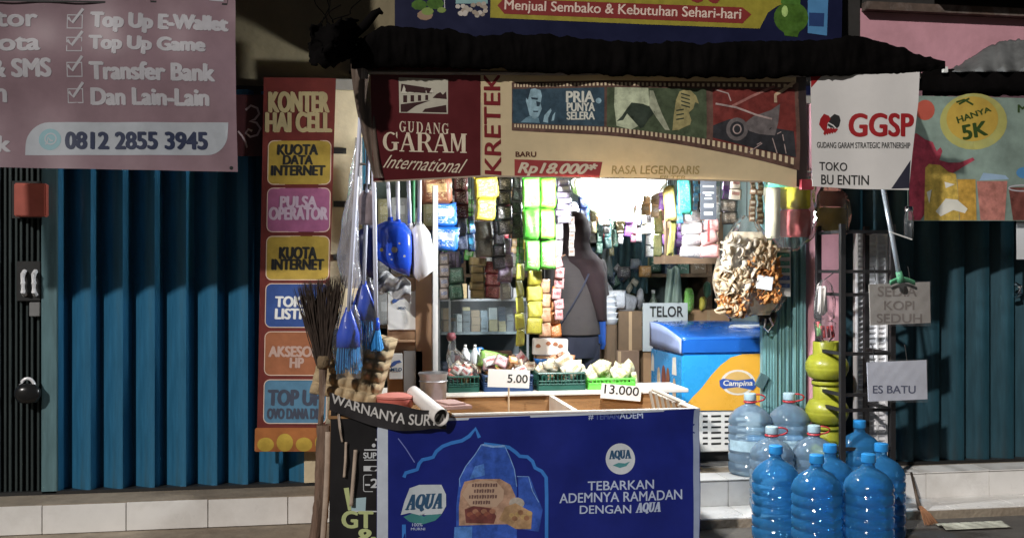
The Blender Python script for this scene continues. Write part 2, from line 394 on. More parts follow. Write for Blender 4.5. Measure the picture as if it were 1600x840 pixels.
# ================================================================== SETTING
m_ground = mat('ground_concrete', (.10, .09, .08), .85, var=.35, scale=3, bump=.5, bscale=30, dirt=(.16, .145, .12), dirt_amt=.7)
m_cement = mat('cement', (.30, .25, .19), .85, var=.3, scale=7, bump=.5, bscale=45, dirt=(.14, .10, .07), dirt_amt=.6)
m_tile = mat('white_glazed_tile', (.80, .78, .75), .3, var=.07, scale=5, dirt=(.42, .38, .33), dirt_amt=.35)
mb = MB(); mb.add([(-60, -40, 0), (60, -40, 0), (60, 60, 0), (-60, 60, 0)], [(0, 1, 2, 3)])
tag(mb.build('ground', m_ground), kind='structure', label='dark worn concrete ground in front of the shops')
step = tag(MB().box(-4.6, 6.8, 5.562, 5.93, -.02, .196).build('tiled_step', m_cement), kind='structure', label='raised cement step faced with white tiles')
apron = tag(MB().box(-4.6, 6.8, 5.27, 5.5605, -.02, .045).build('apron', m_cement), kind='structure', label='low cement lip in front of the step')
for k in range(-8, 20):
    x = -1.503 + .409 * k
    if x > 6.3 or x < -4.6: continue
    MB().box(x + .002, x + .407, 5.55, 5.561, .048 + random.uniform(0, .002), .194 + random.uniform(-.003, .0), bev=.0015).build('tile', m_tile, step)
    if x > 1.3:
        MB().box(x + .002, x + .407, 5.548, 5.75, .1965, .203, bev=.0015).build('tile', m_tile, step)
        MB().box(x + .002, x + .407, 5.275, 5.546, .0455, .053, bev=.0015).build('tile', m_tile, apron)
tag(MB().box(0.0, 3.1, 5.931, 7.9, -.02, .2).build('shop_floor', mat('floor_tile', (.45, .42, .38), .4, var=.15, scale=4)), kind='structure')

m_beige = mat('beige_plaster', (.24, .20, .12), .85, var=.22, scale=4, bump=.3, bscale=30, dirt=(.20, .16, .10), dirt_amt=.6)
m_cream = mat('cream_paint', (.66, .56, .38), .6, var=.12, scale=6, bump=.2, dirt=(.36, .27, .17), dirt_amt=.5)
m_pink = mat('pink_paint', (.66, .34, .40), .7, var=.12, scale=5, bump=.2, bscale=25, dirt=(.40, .20, .22), dirt_amt=.4)
m_inner = mat('inner_plaster', (.20, .26, .25), .8, var=.3, scale=3, bump=.2, dirt=(.10, .11, .11), dirt_amt=.7)
m_dark = mat('dark_board', (.03, .028, .026), .8, var=.3)
m_grey = mat('grey_fascia', (.30, .33, .33), .7, var=.2, scale=5, dirt=(.15, .15, .14), dirt_amt=.6)
bld = thing('shop_building', 'single-storey shop row with beige and pink plaster above the shutters', 'building', (1.5, 5.93, 0))
MB().box(-4.6, .33, 5.93, 6.1, 2.40, 4.8).build('wall', m_beige, bld)
MB().box(.331, 3.19, 5.93, 6.1, 2.46, 4.8).build('wall', m_dark, bld)
MB().box(3.191, 7.2, 5.93, 6.1, 2.40, 3.02).build('wall', m_pink, bld)
MB().box(3.191, 7.2, 5.97, 6.1, 3.02, 4.8).build('wall', m_dark, bld)  # near-black colour holds the shadow of the gap beside the fascia
MB().box(3.62, 7.2, 5.74, 5.86, 3.10, 3.50, bev=.006).build('fascia_board', m_grey, bld)
MB().box(3.2, 7.2, 5.865, 5.93, 3.00, 3.05).build('eave_board', mat('rotten_board', (.10, .07, .055), .9, var=.5, scale=12, dirt=(.35, .30, .28), dirt_amt=.6), bld)
MB().box(-.2, .12, 5.80, 7.9, .2, 2.40, bev=.004).build('pillar', m_cream, bld)
MB().box(2.80, 2.965, 5.74, 7.9, .2, 2.40, bev=.004).build('pillar', m_pink, bld)
MB().box(.121, 2.799, 7.75, 7.9, .2, 2.46).build('back_wall', m_inner, bld)
MB().box(.125, .14, 5.95, 7.75, .2, 2.46).build('side_wall', m_inner, bld)
MB().box(2.78, 2.798, 5.95, 7.75, .2, 2.46).build('side_wall', m_inner, bld)
MB().box(-.2, 2.97, 5.80, 7.9, 2.40, 2.46).build('ceiling', mat('ceiling_board', (.30, .28, .25), .8, var=.2), bld)
MB().box(-4.6, -.2, 6.0, 6.1, .2, 2.4).build('inner_wall', m_dark, bld)
MB().box(2.967, 7.2, 6.0, 6.1, .2, 2.4).build('inner_wall', m_dark, bld)
for v in (235, 318, 401, 562):
    boxpx(521, v - 4, 541, v + 5, 5.785, .014).build('hinge', mat('black_iron', (.02, .02, .02), .5, var=.2), bld)
m_shut = mat('blue_shutter', (.034, .17, .31), .32, metal=.35, var=.25, scale=5, stretch=(6, 6, .6), dirt=(.05, .12, .15), dirt_amt=.6)
m_stile = mat('teal_stile', (.11, .20, .22), .5, metal=.2, var=.25, scale=6, stretch=(5, 5, .6), dirt=(.06, .09, .09), dirt_amt=.7)
m_teal = mat('teal_shutter', (.20, .40, .42), .45, metal=.1, var=.2, scale=6, stretch=(5, 5, .6), dirt=(.05, .09, .10), dirt_amt=.6)
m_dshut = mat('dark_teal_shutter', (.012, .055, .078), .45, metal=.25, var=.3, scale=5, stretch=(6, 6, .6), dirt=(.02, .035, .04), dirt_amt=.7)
m_chrome = mat('chrome', (.75, .75, .78), .15, metal=1, var=.05)
m_iron = mat('black_iron', (.02, .02, .02), .5)
def slat_mesh(nm, p, flange=.036, dep=.038, z0=.2, z1=2.39):
    prof = [(0, -dep), (flange, dep)] + [(flange + (p - flange) * t, dep - 2 * dep * math.sin(t * math.pi / 2) ** 1.25) for t in [i / 7 for i in range(1, 8)]] + [(p + .002, -dep + .006)]
    mb = MB()
    for (x, y), (x2, y2) in zip(prof, prof[1:]): mb.add([(x, y, z0), (x2, y2, z0), (x2, y2, z1), (x, y, z1)], [(0, 1, 2, 3)])
    me = bpy.data.meshes.new(nm); me.from_pydata(mb.v, [], mb.f)
    bm = bmesh.new(); bm.from_mesh(me); bmesh.ops.remove_doubles(bm, verts=bm.verts, dist=.0005); bmesh.ops.recalc_face_normals(bm, faces=bm.faces)
    bmesh.ops.solidify(bm, geom=list(bm.faces), thickness=.0015); bm.to_mesh(me); bm.free()
    me.polygons.foreach_set('use_smooth', [True] * len(me.polygons)); me.set_sharp_from_angle(angle=R(35))
    return me
def put(name, me, parent, loc, rz=0.0):
    o = bpy.data.objects.new(name, me); COL.objects.link(o); o.parent = parent; o.location = Vector(loc) - world_of(parent); o.rotation_euler = (0, 0, rz); return o
PS = .1646
sh = thing('folding_shutter', 'blue pleated folding steel shutter with padlocked post, left of the lit shop', 'shutter', (-1.6, 5.85, .2))
sm = slat_mesh('slat', PS); sm.materials.append(m_shut)
for k in range(10): put('slat', sm, sh, (-1.4916 + PS * k, 5.85 + random.uniform(-.004, .004), 0), random.uniform(-.02, .02))
for k in range(10): put('slat', sm, sh, (-1.80 - PS * (k + 1), 5.85 + random.uniform(-.004, .004), 0), random.uniform(-.02, .02))
xa, xb = W(66, 0, 5.82).x, -1.4916
MB().box(xa, xb - .002, 5.80, 5.86, .2, 2.39, bev=.004).build('stile', m_stile, sh)
for k in range(8):
    x = -1.80 + (xa - .004 + 1.80) * k / 8
    MB().box(x, x + .013, 5.825 + (k % 2) * .012, 5.865, .2, 2.39, bev=.002).build('folded_slat', mat('dark_slat', (.04, .055, .055), .5, metal=.3, var=.3, stretch=(4, 4, .5)), sh)
MB().box(-4.6, .1, 5.80, 5.9, .196, .214).build('rail', m_iron, sh)
MB().box(-4.6, -.2, 5.87, 5.93, 2.36, 2.42).build('top_rail', m_iron, sh)
hb = boxpx(27, 408, 62, 470, 5.80, .022, bev=.003).build('handle_plate', m_iron, sh)
for u in (36, 53):
    c = [W(u, v, 5.77) for v in (424, 428, 442, 456, 460)]; c[0].y = c[-1].y = 5.80
    MB().tube(c, .013, 10).build('handle', mat('handle_glint_white', (.82, .82, .84), .25, metal=.1), sh)  # whitish colour stands in for the bright highlights on chrome
boxpx(46, 472, 62, 494, 5.803, .02, bev=.003).build('latch_plate', mat('grey_steel', (.3, .3, .3), .4, metal=.6), sh)
lk = thing('padlock', 'round black padlock with bright shackle on the blue shutter post', 'padlock', W(43, 620, 5.77))
c = W(43, 613, 5.765); MB().lathe([(.001, -.06), (.05, -.05), (.068, -.015), (.066, .015), (.04, .045), (.001, .05)], c, 20, sy=.5).build('lock_body', mat('black_iron2', (.015, .015, .015), .25), lk, True)
MB().tube([c + Vector((math.cos(a) * .035, 0, math.sin(a) * .045 + .03)) for a in [math.pi * i / 10 for i in range(11)]], .009, 8).build('shackle', mat('handle_glint_white', (.82, .82, .84), .25, metal=.1), lk, True)  # same whitish colour, with the metal's highlights put into it
MB().tube([W(25, 612, 5.79), W(62, 612, 5.79)], .011, 8).build('bolt', m_iron, lk)
rb = thing('red_box', 'small square faded red metal box fixed on the blue shutter', 'box', W(48, 335, 5.78))
boxpx(23, 286, 70, 338, 5.74, .06, bev=.006).build('body', mat('faded_red', (.42, .10, .07), .55, var=.2, scale=9, dirt=(.25, .07, .05), dirt_amt=.5), rb)
boxpx(20, 283, 73, 341, 5.801, .01).build('mounting_plate', m_iron, rb)
# folded shutter at the shop's right side
st = thing('folding_shutter', 'pale teal folding shutter pushed open into a stack beside the pink pillar', 'shutter', (2.64, 5.83, .2))
xa, xb = 2.49, 2.79
MB().box(xa, xa + .095, 5.79, 5.84, .2, 2.39, bev=.006).build('stile', m_teal, st)
for i, off in enumerate((.012, .030, .048, .066)):
    MB().box(xa + off, xa + off + .006, 5.785, 5.79, .2, 2.39).build('rib', m_teal, st)
x = xa + .105
for k in range(8):
    w_ = .012 + .007 * (k % 3 == 1); MB().box(x, x + w_, 5.79 + .014 * (k % 2), 5.91, .2, 2.39, bev=.002).build('slat', m_teal, st); x += w_ + .0085
ly = 5.782
MB().lathe([(.001, -.065), (.05, -.06), (.062, 0), (.05, .055), (.001, .06)], W(1199, 492, 5.76), 18, sy=.35).build('lock_cover', mat('black_iron2', (.015, .015, .015), .25), st, True)
MB().tube([W(1196, 498, 5.735), W(1194, 512, 5.73), W(1200, 518, 5.73), W(1207, 508, 5.73), W(1202, 496, 5.735)], .007, 6).build('shackle', m_chrome, st)
boxpx(1184, 584, 1198, 606, 5.765, .02, rot=Matrix.Rotation(.5, 3, 'Y')).build('latch', m_stile, st)
# right neighbour's shutter
rs = thing('folding_shutter', 'dark teal closed folding shutter behind the black steel rack', 'shutter', (4.4, 5.85, .2))
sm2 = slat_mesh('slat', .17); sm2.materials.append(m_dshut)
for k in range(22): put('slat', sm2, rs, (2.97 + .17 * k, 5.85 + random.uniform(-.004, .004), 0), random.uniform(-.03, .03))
MB().box(2.97, 6.8, 5.80, 5.9, .196, .214).build('rail', m_iron, rs)
c = [W(1594, v, 5.77) for v in (444, 448, 458, 464)]; c[0].y = c[-1].y = 5.81
MB().tube(c, .014, 8).build('handle', m_chrome, rs)

# ================================================================== AWNING
m_tarp = mat('black_tarpaulin', (.004, .0035, .0035), 1.0, spec=.04, var=.5, scale=6, bump=.3, bscale=22)
m_pole = mat('awning_pole', (.25, .22, .2), .5, metal=.5, var=.3)
aw = thing('awning', 'ragged black tarpaulin awning over the lit shop front', 'awning', W(960, 80, 4.9))
xl, xr = W(548, 80, 4.8).x, W(1440, 80, 4.8).x
rnd = random.Random(3)
nz = [rnd.uniform(-1, 1) for _ in range(400)]
def jag(t, i=0): q = t * 60; k = int(q); f = q - k; return nz[(k + i) % 400] * (1 - f) + nz[(k + i + 1) % 400] * f
def roof(a, b):
    x = xl + (xr + .55 * b - xl) * a; y = 4.86 + b * 1.06
    return (x, y, 2.475 + .05 * b + .02 * jag(a, 9) * (1 - b) + .012 * jag(a + b * .3, 90) - .04 * math.sin(b * math.pi))
MB().grid(roof, 60, 14).build('roof_sheet', m_tarp, aw, True, thick=.006)
# the rolled and torn front edge: top and bottom silhouette follow the photograph
TOP = [(548, 92), (560, 66), (590, 44), (620, 40), (700, 46), (745, 56), (800, 52), (900, 58), (1000, 66), (1100, 68), (1200, 64), (1300, 60), (1345, 54), (1385, 68), (1402, 72), (1440, 86), (1478, 98)]
BOT = [(548, 106), (575, 108), (650, 106), (740, 106), (788, 108), (850, 114), (960, 118), (1040, 121), (1120, 122), (1200, 121), (1262, 120), (1300, 120), (1345, 117), (1400, 116), (1430, 114), (1455, 112), (1478, 108)]
def interp(tab, u):
    for (a, va), (b, vb) in zip(tab, tab[1:]):
        if u <= b: return va + (vb - va) * (u - a) / (b - a)
    return tab[-1][1]
def fringe(a, b):
    u = 549 + (1477 - 549) * a; vt, vb = interp(TOP, u) + 2.5 * jag(a, 5) + 1.2 * jag(a * 2.7, 33) - abs(1.2 * math.sin(u * .9)) * (jag(a, 71) > .2), interp(BOT, u) + 2.2 * jag(a, 40) + 1.5 * jag(a * 3.1, 61)
    ang = b * 2 * math.pi; v = (vt + vb) / 2 - (vb - vt) / 2 * math.cos(ang)
    Y = 4.845 - .04 * math.sin(ang) * (.8 + .3 * jag(a * 1.7, 20) + .15 * jag(a * 3.3 + b, 50) + .08 * math.sin(b * 19 + 9 * jag(a, 77)))
    return W(u, v, Y)
MB().grid(fringe, 320, 26).build('rolled_edge', m_tarp, aw, True)
def flap(a, b):
    u = 484 + (556 - 484) * a + 4 * jag(a + b, 7); v = 34 + 6 * math.sin(a * 5) + 3 * jag(a, 60) + (94 - 30) * b + 3 * jag(a, 80)
    return W(u, v, 4.62 + .24 * a ** 3 + .04 * math.sin(a * 7 + b * 3) + .02 * jag(b, 3))
MB().grid(flap, 20, 16).build('hanging_flap', m_tarp, aw, True, thick=.008)
MB().tube([W(548, 60, 4.86), W(570, 40, 4.85), W(585, 22, 4.84), W(593, 17, 4.83), W(598, 22, 4.83)], [.02, .022, .02, .016, .006], 8).build('twisted_end', m_tarp, aw, True)
# strands of dry roots and wire on the roof's left end
for k, (u0, v0, u1, v1) in enumerate(((500, 36, 520, -14), (505, 36, 496, -10), (514, 34, 528, 8), (520, 36, 540, 22), (553, 22, 560, -12), (510, 36, 508, -20))):
    p = [W(u0 + (u1 - u0) * t + 7 * math.sin(t * 5 + k), v0 + (v1 - v0) * t, 4.9 + .02 * math.sin(t * 4 + k)) for t in [i / 8 for i in range(9)]]
    MB().tube(p, .0025, 5).build('dry_twig', m_tarp, aw, True)
for u, y in ((570, 4.87), (1434, 4.87)):
    p = W(u, 110, y); MB().tube([(p.x, y, p.z - .04), (p.x, y, 2.47)], .016, 8).build('hanger', m_pole, aw)
MB().tube([W(566, 113, 4.895), W(1436, 118, 4.895)], .011, 8).build('banner_rod', m_pole, aw)
for k in range(4):
    x = xl + .2 + (xr - xl - .3) * k / 3; MB().box(x, x + .03, 4.88, 5.92, 2.40, 2.435).build('rafter', m_dark, aw)
# clear plastic roll tied at the awning's left end
pr = thing('plastic_roll', 'brownish rolled plastic sheet hanging under the left end of the awning', 'plastic sheet', W(566, 110, 4.9))
def roll(a, b):
    v = 100 + 178 * b; u = 548 + 36 * b ** 1.5 + (1 - .55 * b) * 42 * (.5 - .5 * math.cos(a * 2 * math.pi)) * .98
    return W(u, v, 4.93 - .03 * math.sin(a * 2 * math.pi) * (1 + .3 * math.sin(a * 30 + b * 6)))
MB().grid(roll, 40, 24).build('sheet', mat('smoky_plastic', (.13, .095, .075), .25, var=.4, scale=9, bump=.5, bscale=14, stretch=(3, 3, .6)), pr, True)
MB().tube([W(566, 104, 4.9), W(566, 92, 4.88)], .006, 6).build('tie', m_iron, pr)

# ================================================================== BANNERS
def wavy(A, k, ph, B=.0, kb=5.): return lambda a, b: A * math.sin(k * a + ph + .8 * math.sin(3 * b)) + B * math.sin(kb * b + 2.2 * a)
# --- big mauve banner
Sx = Sheet('banner', 'large faded mauve phone-credit banner with a white phone-number strip', 'banner', 185, 130, 5.06, wave=lambda a, b: .010 * math.sin(5 * a + 1) + .018 * math.sin(7 * b + 2.4 * a + .5) + .016 * math.sin(15 * b - 5 * a + 1.2 * math.sin(4 * a)) * max(0, b + .25) + .005 * math.sin(19 * a + 4 * b))
mv = vinyl('mauve', (.25, .165, .19), .14); wh = ink('faded_white', (.46, .45, .48)); gy = ink('phone_grey', (.42, .45, .49)); nv = ink('navy', (.025, .035, .08))
Sx.back([(-240, -650), (356, -640), (371, 268), (-240, 257)], mv)  # unseen top stretched far upward so its shadow darkens the beige wall
for st_, q in (('Top Up E-Wallet', (144, 20, 354, 50, 5)), ('Top Up Game', (142, 57, 320, 84, 4)), ('Transfer Bank', (142, 98, 335, 124, 4)), ('Dan Lain-Lain', (143, 138, 326, 163, 3)),
               ('ator', (-26, 20, 58, 41)), ('Kuota', (-60, 53, 62, 78)), ('& SMS', (-16, 92, 79, 119)), ('n', (-9, 138, 7, 158)), ('k', (-4, 212, 14, 236))):
    Sx.text(st_, q, wh, bold=.085)
for v in (22, 58, 97, 137):
    Sx.stroke([(106, v + 2), (129, v + 2), (129, v + 23), (106, v + 23)], 2.2, wh, closed=True, name='printed_box')
    Sx.stroke([(107, v + 6), (114, v + 14), (130, v - 8)], 4.5, wh, lay=2, name='printed_tick')
pts = ell(74, 226, 36, 36, 8, 180, 270) + [(357, 192)] + ell(324, 208, 32, 34, 8, 0, 90) + [(38, 242)]
Sx.poly(pts, gy, 1, name='number_strip')
Sx.poly(ell(76, 217, 18, 17), ink('phone_teal', (.24, .42, .47)), 2, name='phone_badge')
Sx.stroke(ell(77, 216, 9, 8.5, 16), 2.2, gy, 3, closed=True, name='printed_ring'); Sx.stroke([(69, 225), (72, 221), (73, 214), (77, 219), (81, 219)], 2.4, gy, 3.4)
Sx.text('0812 2855 3945', (102, 206, 323, 232, 1), nv, bold=.075)
Sx.stroke([(235, -20), (354, -18), (354, 4), (235, 2)], 3, ink('black', (.02, .02, .02)), closed=True, name='printed_frame')
Sx.poly([(326, -16), (348, -16), (348, 0), (326, -1)], wh, 2); Sx.stroke([(-60, 2), (165, 4)], 3, ink('black', (.02, .02, .02)))
Sx.poly(ell(361, 262, 3, 3, 12), m_iron, 1.5, name='eyelet')
for u in (-200, 60, 330):
    p = W(u, -640, 5.06); MB().tube([p + Vector((0, 0, -.02)), p + Vector((0, .75, .45))], .004, 6).build('tie_rope', m_iron, Sx.root)
# --- tall phone shop banner
Sk = Sheet('banner', 'tall narrow red banner listing phone services in coloured boxes', 'banner', 462, 410, 5.70, wave=lambda a, b: .005 * math.sin(9 * a + 1.5 * b) + .006 * math.sin(4 * b + 1))
def srect(u0, v0, u1, v1, r): return [(u - (v - 410) * .018, v) for u, v in rrect(u0, v0, u1, v1, r)]
def kx(v): return -(v - 410) * .018
Sk.back([(412, 121), (525, 122), (507, 706), (401, 701)], vinyl('konter_red', (.14, .026, .022), .3))
Sk.polys([srect(403, 668, 508, 705, 3)], ink('scallop_orange', (.34, .12, .035), .25), .6, step=13)
yl = ink('konter_yellow', (.38, .26, .045), .25); bk = ink('black', (.02, .02, .02))
for st_, q in (('KONTER', (421, 144, 513, 175)), ('HAI CELL', (416, 176, 517, 206))): Sk.text(st_, q, ink('dull_gold', (.42, .34, .18)), bold=.07)
rows = [(220, 288, yl, bk, ('KUOTA', 434, 226, 496, 242), ('DATA', 443, 243, 488, 257), ('INTERNET', 424, 259, 508, 274)),
        (294, 362, ink('konter_pink', (.32, .10, .20), .2), ink('lilac', (.50, .38, .46)), ('PULSA', 438, 307, 494, 324), ('OPERATOR', 421, 324, 511, 343)),
        (369, 437, yl, bk, ('KUOTA', 437, 386, 494, 404), ('INTERNET', 425, 405, 506, 421)),
        (443, 511, ink('konter_blue', (.03, .07, .24), .2), ink('paper_white', (.72, .72, .70)), ('TOKEN', 431, 463, 496, 479), ('LISTRIK', 430, 482, 498, 498)),
        (518, 586, ink('konter_orange', (.30, .11, .05), .2), ink('dull_rose', (.46, .32, .27)), ('AKSESORIS', 420, 541, 511, 557), ('HP', 453, 559, 474, 574)),
        (593, 661, ink('konter_steel', (.08, .19, .29), .2), ink('steel_ink', (.05, .06, .09)), ('TOP UP', 420, 609, 502, 633), ('OVO DANA DLL', 418, 638, 505, 654))]
for v0, v1, m1, m2, *ts in rows:
    Sk.poly(srect(416, v0, 514, v1, 9), m1, 1, name='printed_panel')
    Sk.stroke(srect(416, v0, 514, v1, 9), 1.3, ink('dull_cream', (.66, .50, .40)), 2, closed=True, name='panel_outline')
    for t, a, b, c_, d in ts: Sk.text(t, (a, b, c_, d), m2, bold=.075, shear=.06)
Sk.polys([[(u + kx(690), v) for u, v in ell(420 + 30 * i, 694 - 3 * (i % 2), 13, 11 + 3 * (i % 2), 18)] for i in range(4)], ink('scallop_yellow', (.46, .32, .05), .25), 1.4)
# --- maroon ornamented cloth behind it
Sm = Sheet('banner', 'dark maroon cloth with a pale curled ornament behind the tall red banner', 'banner', 392, 195, 5.74)
Sm.back([(366, 148), (424, 148), (422, 244), (366, 244)], vinyl('dark_maroon', (.05, .014, .016)))
orn = ink('ornament', (.42, .33, .34))
Sm.stroke([(384, 172), (392, 165), (402, 169), (405, 178), (398, 187), (390, 189), (401, 192), (407, 201), (402, 211), (391, 214), (384, 208), (388, 202), (394, 205)], 3.4, orn)
Sm.stroke([(372, 205), (378, 212), (384, 222), (386, 231)], 2.6, orn)
# --- grocery sign over the awning
Sg = Sheet('sign', 'dark blue grocery sign with yellow field and red ribbon above the awning', 'sign', 960, 0, 5.80, pitch=R(-4))
Sg.back([(617, -150), (1318, -140), (1314, 150), (617, 128)], vinyl('sign_navy', (.008, .01, .04), .25), thick=.02)
ye = ink('sign_yellow', (.33, .28, .035), .25)
Sg.poly([(768, -140), (1290, -130), (1256, -20), (1236, 2), (1214, 10), (1200, 20), (1192, 35), (1187, 45), (1000, 38), (766, 28)], ye, 1, name='printed_field')
Sg.poly([(777, 9), (787, -2), (1160, 12), (1174, 23), (1160, 37), (788, 22)], ink('sign_red', (.24, .03, .027)), 2, name='printed_ribbon')
Sg.text('Menjual Sembako & Kebutuhan Sehari-hari', ((789, 0), (1158, 14), (1157, 35), (788, 20)), ink('sign_cream', (.78, .62, .52)), 3, bold=.02)
Sg.text('OS', ((1074, -52), (1126, -50), (1124, 5), (1073, 3)), ink('sign_red', (.24, .03, .027)), 2, bold=.04)
gg = ink('gas_green', (.05, .12, .012)); lb = ink('tissue_blue', (.08, .24, .46))
Sg.poly(ell(1236, 28, 27, 25), gg, 2, name='printed_cylinder'); Sg.poly([(1220, -25), (1252, -24), (1250, 8), (1220, 6)], ink('gas_green_dark', (.06, .15, .02)), 3)
Sg.poly([(1222, 46), (1250, 47), (1246, 58), (1226, 56)], gg, 3); Sg.poly(ell(1226, 18, 5, 9, 12), ink('gas_shine', (.35, .5, .16)), 3.5)
Sg.poly([(1262, -60), (1296, -58), (1292, 56), (1262, 52)], lb, 1.6, name='printed_pack'); Sg.poly([(1264, 20), (1288, 21), (1287, 42), (1264, 41)], ink('sign_deep', (.02, .05, .16)), 2.2)
for (u, v, r, m_) in ((655, 8, 9, gg), (668, 18, 7, ink('leaf', (.20, .28, .07))), (680, 6, 10, gg), (664, 24, 9, ink('basket_tan', (.30, .2, .13))), (690, 16, 5, ink('leaf', (.20, .28, .07)))):
    Sg.poly(ell(u, v, r * 1.4, r * .9, 9), m_, 1 + random.random(), name='printed_vegetable')
for k in range(26):
    a = 715 + rnd.random() * 45; v = 6 + rnd.random() * 20 - abs(a - 738) * .1
    Sg.poly(ell(a, v, 4, 3.5, 9), ink('egg%d' % (k % 3), ((.45, .40, .34), (.36, .30, .24), (.55, .5, .45))[k % 3]), 1 + .04 * k, name='printed_egg')
Sg.poly([(712, -30), (762, -30), (762, 6), (712, 6)], ink('pale_teal_print', (.25, .42, .42)), .8)
Sg.stroke([(694, -10), (695, 18)], 1.5, wh)

# --- main cigarette banner
Sb = Sheet('banner', 'long maroon and cream cigarette banner hanging under the black awning', 'banner', 920, 195, 4.91, pitch=R(3),
           wave=lambda a, b: .008 * math.sin(4.5 * a + .6) + .006 * math.sin(9 * a + 3 * b) + .004 * math.sin(13 * b + 2 * a) * (1 + a))
mar = vinyl('maroon', (.095, .010, .013), .2); crm = vinyl('cream', (.70, .57, .36), .1, tl=.08)
Sb.back([(578, 96), (750, 98), (1262, 112), (1262, 296), (1190, 283), (756, 274), (583, 284)], crm)
Sb.poly([(578, 96), (751, 98), (751, 274.5), (583, 284)], mar, 1, name='printed_field')
Sb.poly([(1246, 111), (1262, 112), (1262, 296), (1246, 291)], ink('dark_edge', (.025, .015, .015)), 1)
ct = ink('cream_text', (.72, .62, .47)); dm = ink('deep_maroon', (.20, .015, .02))
# warehouse emblem
Sb.poly([(623, 121), (700, 124), (700, 178), (624, 176)], ink('emblem', (.52, .49, .40)), 2, name='emblem')
dk = ink('emblem_dark', (.045, .015, .015))
Sb.polys([[(627, 131), (674, 138), (675, 146), (626, 143)]], dk, 3, name='emblem_roof')
Sb.polys([[(626 + 11 * i + 1, 146 - .3 * i), (631 + 11 * i, 133 + 1.2 * i), (636.5 + 10.2 * i, 146 - .3 * i)] for i in range(5)], ink('emblem_pale', (.66, .62, .52)), 4, name='emblem_gable')
Sb.polys([rc(630 + 11.5 * i, 149 - .2 * i, 636 + 11 * i, 160 - 1.2 * i) for i in range(4)], dk, 3, name='emblem_door')
Sb.poly([(626, 163), (672, 157), (650, 165), (636, 175), (626, 175)], dk, 3, name='emblem_ground'); Sb.poly([(664, 170), (697, 164), (698, 176), (660, 175)], dk, 3, name='emblem_ground')
Sb.poly([(676, 153), (682, 147), (688, 144), (692, 148), (697, 143), (698, 155)], dk, 3, name='emblem_hill')
Sb.serif('GUDANG', (624, 189, 701, 206, 4), ct, gap=.28)
Sb.serif('GARAM', (598, 206, 728, 236, 3), ct, gap=.06)
Sb.text('International', ((603, 242), (731, 249), (725, 271), (598, 262)), ct, bold=.01, shear=.45)
# KRETEK written upward
Sb.text('KRETEK', ((758, 271), (756, 114), (781, 114), (783, 273)), dm, 2, bold=.035)
Sb.polys([rc(751, 99, 753, 274)], ink('pale_line', (.55, .46, .32)), 1.2)
# film strip
fb = ink('film_brown', (.12, .065, .05)); hole = ink('film_hole', (.74, .60, .40))
top = lambda u: 128 - (u - 800) * .012 if u < 950 else 126.2 + (u - 950) * .006
def bot(u): return 200 + (u - 800) * .05 if u < 900 else 205 + (u - 900) * .05 + (u - 900) ** 2 * .00033
us = list(range(800, 1251, 15)) + [1250]
Sb.mesh('film_strip', [[(us[i], top(us[i])), (us[i + 1], top(us[i + 1])), (us[i + 1], bot(us[i + 1]) + 4), (us[i], bot(us[i]) + 4)] for i in range(len(us) - 1)], fb, 1.2, step=13)
hs = []
u = 804.0
while u < 1244:
    s_ = 1 + (u - 800) / 450 * 1.1; a = u; b = u + 2.3 * s_
    hs.append([(a, top(a) + 3), (b, top(b) + 3), (b, top(b) + 8), (a, top(a) + 8)])
    hs.append([(a, bot(a) - 6.5 * s_), (b, bot(b) - 6.5 * s_), (b, bot(b) - 1.5 * s_), (a, bot(a) - 1.5 * s_)]); u += 4.6 * s_
tag(Sb.polys(hs, hole, 2, name='film_holes'), kind='stuff')
def frame(u0, u1, m_, nm): return Sb.mesh(nm, [[(u0, top(u0) + 11), (u1, top(u1) + 11), (u1, bot(u1) - 8 - (u1 - 800) / 70), (u0, bot(u0) - 8 - (u0 - 800) / 70)]], m_, 2.2)
frame(801, 943, ink('film_steel', (.035, .07, .10)), 'film_frame')
pale = ink('portrait', (.30, .46, .54)); pd = ink('portrait_dark', (.03, .055, .08))
Sb.poly([(826, 140), (836, 138), (845, 141), (847, 150), (845, 162), (847, 170), (842, 182), (834, 187), (828, 180), (825, 168), (822, 158), (823, 148)], pale, 3, name='portrait_face')
Sb.poly([(814, 191), (822, 184), (828, 181), (834, 188), (842, 184), (844, 192)], ink('portrait_mid', (.16, .28, .35)), 3, name='portrait_shoulder')
Sb.polys([[(830, 152), (841, 153), (840, 156), (831, 155)], [(838, 158), (845, 160), (843, 166), (839, 166)], [(833, 173), (842, 173), (841, 175), (834, 175)], [(821, 139), (830, 137), (825, 146), (825, 156), (822, 152)]], pd, 4, name='portrait_shade')
Sb.poly([(849, 190), (851, 180), (861, 169), (862, 173), (857, 184), (857, 192)], pale, 3, name='portrait_hand'); Sb.poly([(862, 189), (864, 180), (868, 175), (866, 188)], pale, 3, name='portrait_hand')
Sb.poly(ell(934, 158, 4.5, 4.5, 12), pale, 3)
for t, q in (('PRIA', (885, 143, 927, 160)), ('PUNYA', (886, 161, 928, 174)), ('SELERA', (886, 175, 928, 187))): Sb.text(t, q, ink('pale_film', (.70, .70, .62)), 3, bold=.05)
frame(947, 1104, ink('film_olive', (.075, .10, .055)), 'film_frame')
po = ink('film_pale', (.50, .55, .38))
Sb.poly([(959, 137), (1012, 138), (1014, 165), (1004, 172), (1000, 195), (985, 203), (962, 197), (958, 165)], po, 3, name='film_glade')
ol = ink('film_dark_olive', (.035, .05, .035))
Sb.poly([(985, 161), (1003, 163), (1016, 168), (1022, 176), (1012, 186), (1004, 199), (999, 201), (1004, 184), (1003, 178), (990, 175), (978, 178), (972, 188), (962, 190), (970, 182), (978, 170)], ol, 4, name='film_runner')
